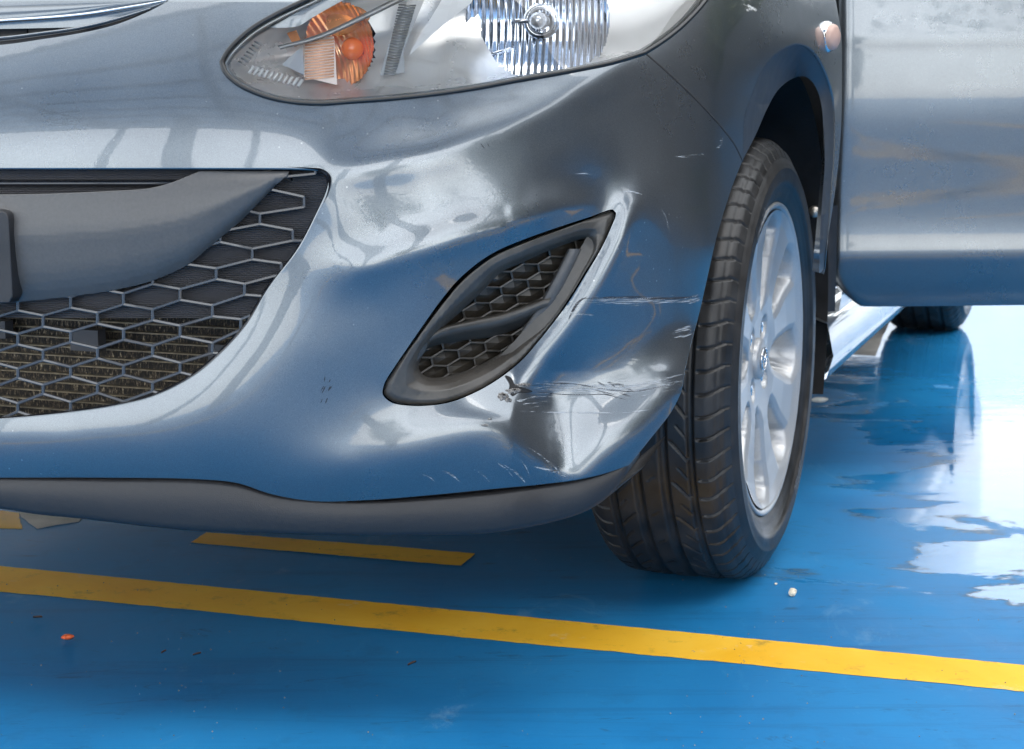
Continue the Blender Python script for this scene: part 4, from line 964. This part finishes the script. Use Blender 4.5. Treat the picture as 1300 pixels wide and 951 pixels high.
# ------------------------------------------------------------------ open door
HNG = side_pt(.83, -.44, 0); OP = RAD(67); Dd = math.cos(OP) * -FF + math.sin(OP) * LL; Dn = np.cross(Dd, ZZ); Dn = -Dn if Dn @ FF < 0 else Dn
zs = [.285, .290, .30, .32, .345, .368, .374, .379, .39, .42, .46, .50, .56, .62, .66, .69, .705, .715, .73, .78, .84, .90, .93]
elp = [(.285, -38), (.30, -24), (.33, -17), (.366, -15), (.372, -2), (.380, 6), (.40, 3), (.44, -2), (.50, -4.5), (.57, -4), (.60, -1), (.64, 2.2), (.69, 3.5), (.70, -3), (.708, 5), (.72, 7), (.78, 7.5), (.93, 8)]
zf = np.linspace(.285, .93, 90); ee = np.interp(zf, [a for a, b in elp], [b for a, b in elp]); offz = -np.concatenate([[0], np.cumsum(np.tan(np.radians((ee[1:] + ee[:-1]) / 2)) * np.diff(zf))])
offz -= offz.max()
sxx = np.concatenate([[0, .002, .005, .01, .02, .04], np.linspace(.08, 1.0, 24)])
G = []
for zi, oz in zip(zf, offz):
    rowp = []
    for s_ in sxx:
        corner = .055 * max(0, 1 - (zi - .285) / .07) ** 2
        rowp.append(HNG + Dd * (corner + s_ * (1.05 - corner)) + Dn * (oz - .008 * math.exp(-s_ / .006) + .012 * math.sin(min(1, s_) * math.pi * .9)) + ZZ * (zi + .026 + .006 * s_))
    G.append(rowp)
G = np.array(G); mb = MB(); mb.grid(G)
Gi = G - Dn * .035; mb.grid(Gi[:, ::-1]); mb.grid(np.array([G[0], Gi[0]])); mb.grid(np.array([G[:, 0], Gi[:, 0]])[::-1]); mb.grid(np.array([G[-1], Gi[-1]])[::-1]); mb.grid(np.array([G[:, -1], Gi[:, -1]]))
DOOR = mb.build('front_door', PAINT, CAR); DOOR['label'] = 'open front door swung out behind the front wheel'
mb = MB(); mb.box(HNG + Dd * .02 + ZZ * .42 - Dn * .05, Dd * .015, Dn * .02, ZZ * .03); mb.build('door_hinge', BLACKPL, DOOR, smooth=False); mb = MB(); mb.box(HNG + Dd * .02 + ZZ * .72 - Dn * .05, Dd * .015, Dn * .02, ZZ * .03); mb.build('door_hinge', BLACKPL, DOOR, smooth=False)
mb = MB(); fr0 = HNG + ZZ * .93 - Dn * .06
mb.tube(np.array([fr0 + Dd * .03, fr0 + Dd * .25 + ZZ * .2, fr0 + Dd * .45 + ZZ * .42, fr0 + Dd * 1.0 + ZZ * .47, fr0 + Dd * 1.04]), .018, 8); mb.build('window_frame', BLACKPL, DOOR)

# ------------------------------------------------------------------ wheels
def wheel_parts():
    """tyre and rim in car axes round the axle centre; x = outward (LL)"""
    nT = 1440; th = np.linspace(0, 2 * math.pi, nT, endpoint=False)
    xs_out = []
    side = [(.070, .207), (.078, .2085), (.0845, .212), (.0885, .217), (.0915, .224), (.0935, .231), (.0945, .232), (.0948, .238), (.0975, .2385), (.0985, .245), (.0988, .252), (.0985, .258), (.0988, .2592), (.0988, .2612), (.0975, .2622), (.0965, .2665), (.0955, .2675), (.094, .272), (.093, .2728), (.0925, .2745), (.0905, .2782), (.0885, .2825), (.0865, .2865)]
    xt = np.linspace(.0835, -.0835, 96)
    rt_ = .303 - 1.1 * xt ** 2 * .55 - .010 * np.clip((np.abs(xt) - .066) / .0175, 0, 1) ** 2
    pr = side + [(a, b) for a, b in zip(xt, rt_)] + [(-a, b) for a, b in side[::-1]]
    pr = np.array(pr); X = np.repeat(pr[:, :1], nT, 1); Rr = np.repeat(pr[:, 1:], nT, 1); T = np.repeat(th[None], len(pr), 0)
    it0 = len(side); sl_ = slice(it0 - 3, it0 + 96 + 3)
    x = X[sl_]; t = T[sl_]; dep = np.zeros_like(x)
    def groove(d, w, depth): return depth * np.clip(1.35 - np.abs(d) / (w / 2), 0, 1) ** .5 * (np.abs(d) < w * .68)
    for xc, w in ((.050, .0075), (.017, .0085), (-.017, .0085), (-.050, .0075)): dep = np.maximum(dep, groove(x - xc, w, .0065))
    dep = np.maximum(dep, groove(x - .0795, .0016, .0018))
    def period(a, n_): return (a * n_ / (2 * math.pi) + .5) % 1 - .5
    r_ = .30
    for s_ in (1, -1):                                   # shoulder slots
        xx = x * s_; cur = .010 * np.clip((xx - .062) / .024, 0, 1) ** 2 / r_
        d = period(t - s_ * 0 - cur, 66) * 2 * math.pi / 66 * r_
        dep = np.maximum(dep, np.where((xx > .0565) & (xx < .093), groove(d, .0028, .0042) * np.clip((xx - .0565) / .003, 0, 1) * np.clip((.095 - xx) / .004, 0, 1), 0))
        sl = .9 * (xx - .022) / r_ * 1.0 + 14 * (xx - .022) ** 2 / r_
        d = period(t + sl, 33) * 2 * math.pi / 33 * r_
        dep = np.maximum(dep, np.where((xx > .024) & (xx < .046), groove(d, .0034, .0045) * np.clip((xx - .023) / .006, 0, 1), 0))
        d = period(t + sl + .09, 33) * 2 * math.pi / 33 * r_
        dep = np.maximum(dep, np.where((xx > .034) & (xx < .047), groove(d, .0022, .003), 0))
    d = period(t - .9 * x / r_, 33) * 2 * math.pi / 33 * r_
    dep = np.maximum(dep, np.where((np.abs(x) < .006), groove(d, .002, .002), 0))
    Rr[sl_] -= dep
    # contact patch flattening is done by the caller through the axle height
    X = X * 1.06 - .0055
    Y, Z = Rr * np.cos(T), Rr * np.sin(T)
    Z = np.maximum(Z, -.2985 + .0 * Z)
    return X[..., None] * LL + Y[..., None] * FF + Z[..., None] * ZZ
AX = car(np.array([.735]), np.array([0.]), np.array([.2995]))[0]
WT = wheel_parts(); mbt = MB(); mbt.grid(WT + AX, cv=True)
# rim barrel is the wheel's own mesh
def ring_grid(prof, c, n_=96):
    th = np.linspace(0, 2 * math.pi, n_, endpoint=False)
    return np.array([[c + LL * x_ + r_ * (math.cos(t) * FF + math.sin(t) * ZZ) for t in th] for x_, r_ in prof])
mb = MB(); mb.grid(ring_grid([(.084, .2125), (.0865, .2145), (.089, .2135), (.0895, .211), (.088, .2075), (.086, .2055), (.083, .2035), (.074, .199), (.055, .196), (.0, .186), (-.07, .19), (-.09, .205)], AX), cv=True)
WHL = mb.build('front_wheel', ALLOY, CAR, origin=AX); WHL['label'] = 'silver alloy wheel on a low black road tyre'
TYRE = mbt.build('tyre', RUBBER, WHL)
nR, nTh = 84, 512; rr = np.linspace(.010, .2035, nR); th = np.linspace(0, 2 * math.pi, nTh, endpoint=False); R2, T2 = np.meshgrid(rr, th, indexing='ij')
TW = RAD(22.5 + 6)
ph = ((T2 - TW) / (2 * math.pi) * 8) % 1 - .5               # 0 in the middle of a window
alt = (np.floor(((T2 - TW) / (2 * math.pi) * 8)) % 2)
arc = ph * 2 * math.pi / 8 * R2
face = np.interp(R2, [.01, .03, .06, .10, .15, .19, .2035], [.066, .067, .069, .070, .073, .079, .084])
r0 = np.where(alt > 0, .068, .088)
hw = np.interp(R2 - r0, [0, .01, .03, .07, .10, .115], [0.0, .010, .018, .026, .033, .034]) * np.where(alt > 0, 1.0, .92)
endr = .196 - .010 * (np.abs(arc) / .03) ** 2
sd = np.minimum(hw - np.abs(arc), endr - R2); sd = np.where(R2 < r0, -.02, sd)       # >0 inside the window
spoke = face + .004 * np.clip(-sd / .012, 0, 1) * np.clip((R2 - .06) / .03, 0, 1)
depth = np.where(sd > 0, spoke - np.clip(sd / .0035, 0, 1) * .045, spoke)
rnd = np.clip(1 + sd / .004, 0, 1) * (sd <= 0); depth -= .003 * rnd ** 2
for k in range(4):                                           # nut pockets
    a = RAD(90 * k + 38); dx = np.sqrt((R2 * np.cos(T2) - .050 * math.cos(a)) ** 2 + (R2 * np.sin(T2) - .050 * math.sin(a)) ** 2)
    depth -= .016 * np.clip((.0165 - dx) / .003, 0, 1)
    depth += 0
P = AX + depth[..., None] * LL + (R2 * np.cos(T2))[..., None] * FF + (R2 * np.sin(T2))[..., None] * ZZ
cut = sd > .0042
Fq = []
for i in range(nR - 1):
    for j in range(nTh):
        j2 = (j + 1) % nTh
        if cut[i, j] and cut[i + 1, j] and cut[i, j2] and cut[i + 1, j2]: continue
        Fq.append((i * nTh + j, (i + 1) * nTh + j, (i + 1) * nTh + j2, i * nTh + j2))
mesh_obj('alloy_spokes', P.reshape(-1, 3), Fq, ALLOY, WHL)
mb = MB(); mb.grid(ring_grid([(.010, .02), (.012, .06), (.014, .125), (.010, .128), (-.01, .128)], AX, 64), cv=True); mb.build('brake_disc', STEEL, WHL)
mb = MB(); mb.grid(ring_grid([(-.03, .02), (-.03, .19)], AX, 64), cv=True); mb.build('dust_shield', DARK, WHL)
for k in range(4):
    a = RAD(90 * k + 38); c = AX + .050 * (math.cos(a) * FF + math.sin(a) * ZZ)
    lathe('wheel_nut', c, LL, [(.046, .0098), (.062, .0098), (.067, .008), (.068, .0002)], CHROME, WHL, n_=6, smooth=False)
lathe('centre_cap', AX, LL, [(.060, .029), (.071, .0285), (.074, .026), (.0748, .018), (.075, .0002)], ALLOY, WHL)
mb = MB(); ca = AX + LL * .0765
mb.tube(np.array([ca + .017 * (math.cos(t) * FF) + .0145 * math.sin(t) * ZZ for t in np.linspace(0, 2 * math.pi, 28, endpoint=False)]), .0017, 6, closed=True)
for s_ in (1, -1): mb.tube(np.array([ca + s_ * .0155 * FF + .0065 * ZZ, ca + s_ * .008 * FF + .004 * ZZ, ca - .005 * ZZ]), .0016, 6)
mb.build('cap_emblem', CHROME, WHL)
va = RAD(158); vc = AX + .178 * (math.cos(va) * FF + math.sin(va) * ZZ)
mb = MB(); mb.tube(np.array([vc + LL * .03, vc + LL * .072 - (math.cos(va) * FF + math.sin(va) * ZZ) * .008]), .0042, 8); mb.build('valve_stem', BLACKPL, WHL)
# raised lettering on the sidewall
def text_on_tyre(body_txt, a0, size, r0_, xoff):
    cu = bpy.data.curves.new('t', 'FONT'); cu.body = body_txt; cu.size = size; cu.extrude = .0; cu.resolution_u = 3
    to = bpy.data.objects.new('t', cu); COL.objects.link(to); dg = bpy.context.evaluated_depsgraph_get(); me = to.evaluated_get(dg).to_mesh()
    V = np.array([tuple(v.co) for v in me.vertices]); Fc = [tuple(p.vertices) for p in me.polygons]
    to.to_mesh_clear(); bpy.data.objects.remove(to); bpy.data.curves.remove(cu)
    a = a0 - V[:, 0] / r0_; r_ = r0_ + V[:, 1]
    x_ = np.interp(r_, [.231, .2385, .245, .252, .258], [.0940, .0975, .0985, .0988, .0985]) + xoff
    return (AX + x_[:, None] * LL + r_[:, None] * (np.cos(a)[:, None] * FF + np.sin(a)[:, None] * ZZ)), Fc
k_ = MB()
for tx, aa in (('SERIE', 60), ('SERIE', 240)):
    V, Fc = text_on_tyre(tx, RAD(aa), .024, .2375, .0020); k_.add(V, Fc)
k_.build('tyre_lettering', simple('raised_rubber_letters', (.13, .125, .12), .4), WHL, smooth=False)['kind'] = 'stuff'
# rear wheel: copies sharing the meshes
def copy_tree(o, parent, loc):
    c = o.copy(); COL.objects.link(c); c.parent = parent; c.location = loc
    for ch in list(o.children): copy_tree(ch, c, ch.location)
    return c
rw = copy_tree(WHL, CAR, Vector(WHL.location) + Vector((-FF * 2.49).tolist())); rw.name = 'rear_wheel'; rw['label'] = 'rear wheel seen only below the open door'
mw = WHL.copy(); COL.objects.link(mw); mw.name = 'front_wheel.001'; mw.parent = CAR; mw.location = Vector(WHL.location) + Vector((-LL * 1.47).tolist())
if 'label' in mw: mw['label'] = 'far side front wheel under the car'
for ch in list(WHL.children):
    if ch.name.startswith(('tyre', 'brake')) and 'letter' not in ch.name: c = ch.copy(); COL.objects.link(c); c.parent = mw
# ------------------------------------------------------------------ surroundings behind the camera, seen in the paint: open-sided metal roof, trees, dark wall; white wall added behind the car
ROOFM = simple('milky_roof_sheet', (.6, .63, .66), .5, nscale=3, namt=.2)
_t2 = ROOFM.node_tree; _tl = _t2.nodes.new('ShaderNodeBsdfTranslucent'); _tl.inputs[0].default_value = (.75, .8, .86, 1); _mx = _t2.nodes.new('ShaderNodeMixShader'); _mx.inputs[0].default_value = .12
_t2.links.new(_t2.nodes['Principled BSDF'].outputs[0], _mx.inputs[1]); _t2.links.new(_tl.outputs[0], _mx.inputs[2]); _t2.links.new(_mx.outputs[0], _t2.nodes['Material Output'].inputs['Surface'])
GIRD = simple('painted_steel_girder', (.07, .085, .11), .5)
ROOF = empty('carport_roof', (0, -5, 0)); tag(ROOF, 'open-sided carport with corrugated metal roof on steel trusses behind the photographer', 'carport')
RX0, RX1, RY0, RY1, RZ = -9.0, 5.0, -5.6, -.6, 4.8
xs = np.arange(RX0, RX1, .065); P = np.array([[(x_, y_, RZ + .02 * (i % 2) + .06 * (RY1 - y_) * 0) for i, x_ in enumerate(xs)] for y_ in (RY0, RY1)])
mb = MB(); mb.grid(P); mb.build('roof_sheet', ROOFM, ROOF, smooth=False)
for x_ in (-8.6, -5.2, -1.9, 1.4, 4.7):
    mb = MB(); n_ = 15
    top = [np.array([x_, RY0 + (RY1 - RY0) * k / (n_ - 1), RZ - .08]) for k in range(n_)]
    bot = [np.array([x_, RY0 + (RY1 - RY0) * k / (n_ - 1), RZ - .12 - .5 * math.sin(math.pi * k / (n_ - 1))]) for k in range(n_)]
    mb.tube(top, .04, 6); mb.tube(bot, .04, 6)
    for k in range(1, n_ - 1): mb.tube([top[k], bot[k]], .022, 5)
    for k in range(n_ - 1): mb.tube([top[k], bot[k + 1]] if k < n_ / 2 else [top[k + 1], bot[k]], .022, 5)
    mb.build('roof_truss', GIRD, ROOF)
    for y_ in (RY0, RY1):
        if y_ == RY1: continue
        mb = MB(); mb.tube([(x_, y_, 0), (x_, y_, RZ - .1)], .09, 10); mb.build('post', GIRD, ROOF)
for y_ in np.linspace(RY0, RY1, 8):
    mb = MB(); mb.box((( RX0 + RX1) / 2, y_, RZ - .04), ((RX1 - RX0) / 2, 0, 0), (0, .03, 0), (0, 0, .03)); mb.build('purlin', GIRD, ROOF, smooth=False)
PALE = simple('white_render', (.84, .85, .86), .8, nscale=1.5, namt=.12)
mb = MB(); mb.box((4, 15, 1.05), (15, 0, 0), (0, .15, 0), (0, 0, 1.05)); tag(mb.build('added_sky_blocker', PALE, smooth=False), 'added unseen low white wall that dims the sky mirrored in the wet floor', 'wall')  # added out of view to dim the sky reflected in the wet floor
PILM = simple('grey_painted_pillar', (.16, .18, .2), .6, nscale=5, namt=.2)
for x_, y_, w_ in ((1.15, -5.2, .12), (-3.2, -4.4, .2), (-.9, -7.8, .2)):
    mb = MB(); mb.box((x_, y_, 2.35), (w_, 0, 0), (0, w_, 0), (0, 0, 2.35)); mb.build('roof_pillar', PILM, ROOF, smooth=False)
WALLM = simple('dark_rendered_wall', (.095, .08, .07), .8, nscale=2, namt=.3)
W_ = MB(); W_.box((6.8, 1.25, 2.3), (.12, 0, 0), (0, 7.75, 0), (0, 0, 2.3)); WO = W_.build('boundary_wall', WALLM, smooth=False)
tag(WO, 'long dark rendered wall to the right of the parked car', 'wall')
LEAF = simple('leaf_green', (.085, .10, .035), .5, nscale=3, namt=.5); BARK = simple('bark', (.12, .09, .07), .9, nscale=12, namt=.4)
def tree(x, y, h, w, label):
    t = empty('tree', (x, y, 0)); tag(t, label, 'tree', 'trees beyond the carport')
    mb = MB(); c = np.array([x, y, 0.]); mb.tube([c, c + (0, 0, h * .3), c + (.1, 0, h * .55), c + (.05, .1, h * .8)], [.14, .11, .08, .04], 8)
    for k in range(6):
        a = k * 1.05 + random.random(); s_ = c + (0, 0, h * (.35 + .07 * k)); mb.tube([s_, s_ + (math.cos(a) * w * .3, math.sin(a) * w * .3, h * .1), s_ + (math.cos(a) * w * .6, math.sin(a) * w * .6, h * .2)], [.06, .04, .02], 6)
    mb.build('trunk', BARK, t)
    n_ = 5200; cl = np.random.randn(26, 3) * (w * .36, w * .36, h * .17) + (x, y, h * .66)
    ctr = cl[np.random.randint(0, 26, n_)] + np.random.randn(n_, 3) * (w * .16, w * .16, h * .07)
    a = np.random.randn(n_, 3); a /= np.linalg.norm(a, axis=1)[:, None]; b = np.cross(a, np.random.randn(n_, 3)); b /= np.linalg.norm(b, axis=1)[:, None]
    V = np.stack([ctr - a * .09, ctr + b * .045, ctr + a * .09, ctr - b * .045], 1).reshape(-1, 3); Fc = [(4 * i, 4 * i + 1, 4 * i + 2, 4 * i + 3) for i in range(n_)]
    mesh_obj('crown', V, Fc, LEAF, t)
tree(5.6, -5.2, 3.4, 1.5, 'broad green tree nearest to the dark wall'); tree(2.4, -14.0, 4.2, 2.8, 'smaller green tree left of the broad one'); tree(8.2, -9.5, 6, 3.6, 'tall tree behind the dark wall')
tree(5.7, 6.2, 3.6, 1.7, 'small round tree past the near end of the dark wall'); tree(4.9, 8.8, 4.4, 1.9, 'small tree furthest along the side of the car')
# ------------------------------------------------------------------ bits on the floor
def pebble(name, u, v, r, m, label, cat, sq=(1, 1, .7), n_=6):
    c = ground(float(u), float(v)) + np.array([0, 0, r * sq[2] * .75 + .001]); mb = MB(); G = []
    for i in range(n_ + 1):
        ph_ = math.pi * i / n_; G.append([c + r * np.array([sq[0] * math.sin(ph_) * math.cos(t) * (1 + .18 * math.sin(3 * t + i)), sq[1] * math.sin(ph_) * math.sin(t) * (1 + .15 * math.cos(2 * t + i)), sq[2] * math.cos(ph_)]) for t in np.linspace(0, 2 * math.pi, 7, endpoint=False)])
    mb.grid(np.array(G), cv=True); o = mb.build(name, m, smooth=False, origin=c); tag(o, label, cat); return o
STONE = simple('pale_stone', (.7, .62, .48), .7, nscale=80, namt=.3)
pebble('pebble', 1006, 757, .0055, STONE, 'cream stone chip on the blue floor just right of the tyre', 'pebble', (1, 1, 1.1))
pebble('pebble', 985, 743, .002, STONE, 'tiny tan grit grain beside the tyre, left of the cream chip', 'pebble')
pebble('paper_scrap', 1040, 511, .012, simple('white_paper', (.8, .8, .74), .6), 'white crumpled scrap on the floor behind the front tyre', 'litter', (1.5, .8, .5))
pebble('fruit_peel', 86, 812, .007, simple('orange_peel', (.8, .13, .04), .4, nscale=200, namt=.5), 'orange-red scrap lying on the blue floor at lower left', 'litter', (1.1, .8, .5))
BRN = simple('dry_leaf_brown', (.09, .05, .035), .7)
def leaf(u, v, L_, ang, label):
    c = ground(float(u), float(v)); a = RAD(ang); d_ = np.array([math.cos(a), math.sin(a), 0]); e_ = np.array([-d_[1], d_[0], 0]); mb = MB()
    P = [c + d_ * L_ * (s - .5) + e_ * w_ * L_ * k + ZZ * (.0015 + .002 * abs(k) + .003 * s) for s, w_ in ((0, .02), (.3, .16), (.6, .2), (.85, .1), (1, .01)) for k in (-1, 0, 1)]
    mb.grid(np.array(P).reshape(5, 3, 3)); o = mb.build('dry_leaf', BRN, origin=c); tag(o, label, 'leaf')
leaf(48, 787, .016, -30, 'thin dark twig-like leaf on the floor at far lower left'); leaf(523, 846, .011, 25, 'brown curled leaf in front of the yellow line near the middle')
leaf(208, 831, .006, 10, 'tiny reddish leaf bit near the lower left of the floor'); leaf(250, 834, .010, 0, 'small flat brown leaf bit right of the reddish one')
k_ = MB()
for i in range(150):
    u_, v_ = random.choice([random.uniform(0, 1300), random.gauss(930, 60), random.gauss(250, 90)]), random.uniform(690, 950); c = ground(u_, v_) + np.array([0, 0, .0018]); r_ = random.uniform(.0003, .0007)
    k_.box(c, (r_, 0, 0), (0, r_, 0), (0, 0, r_ * .8))
tag(k_.build('floor_grit', simple('mixed_grit', (.22, .19, .16), .8, nscale=400, namt=.9), smooth=False), kind='stuff')
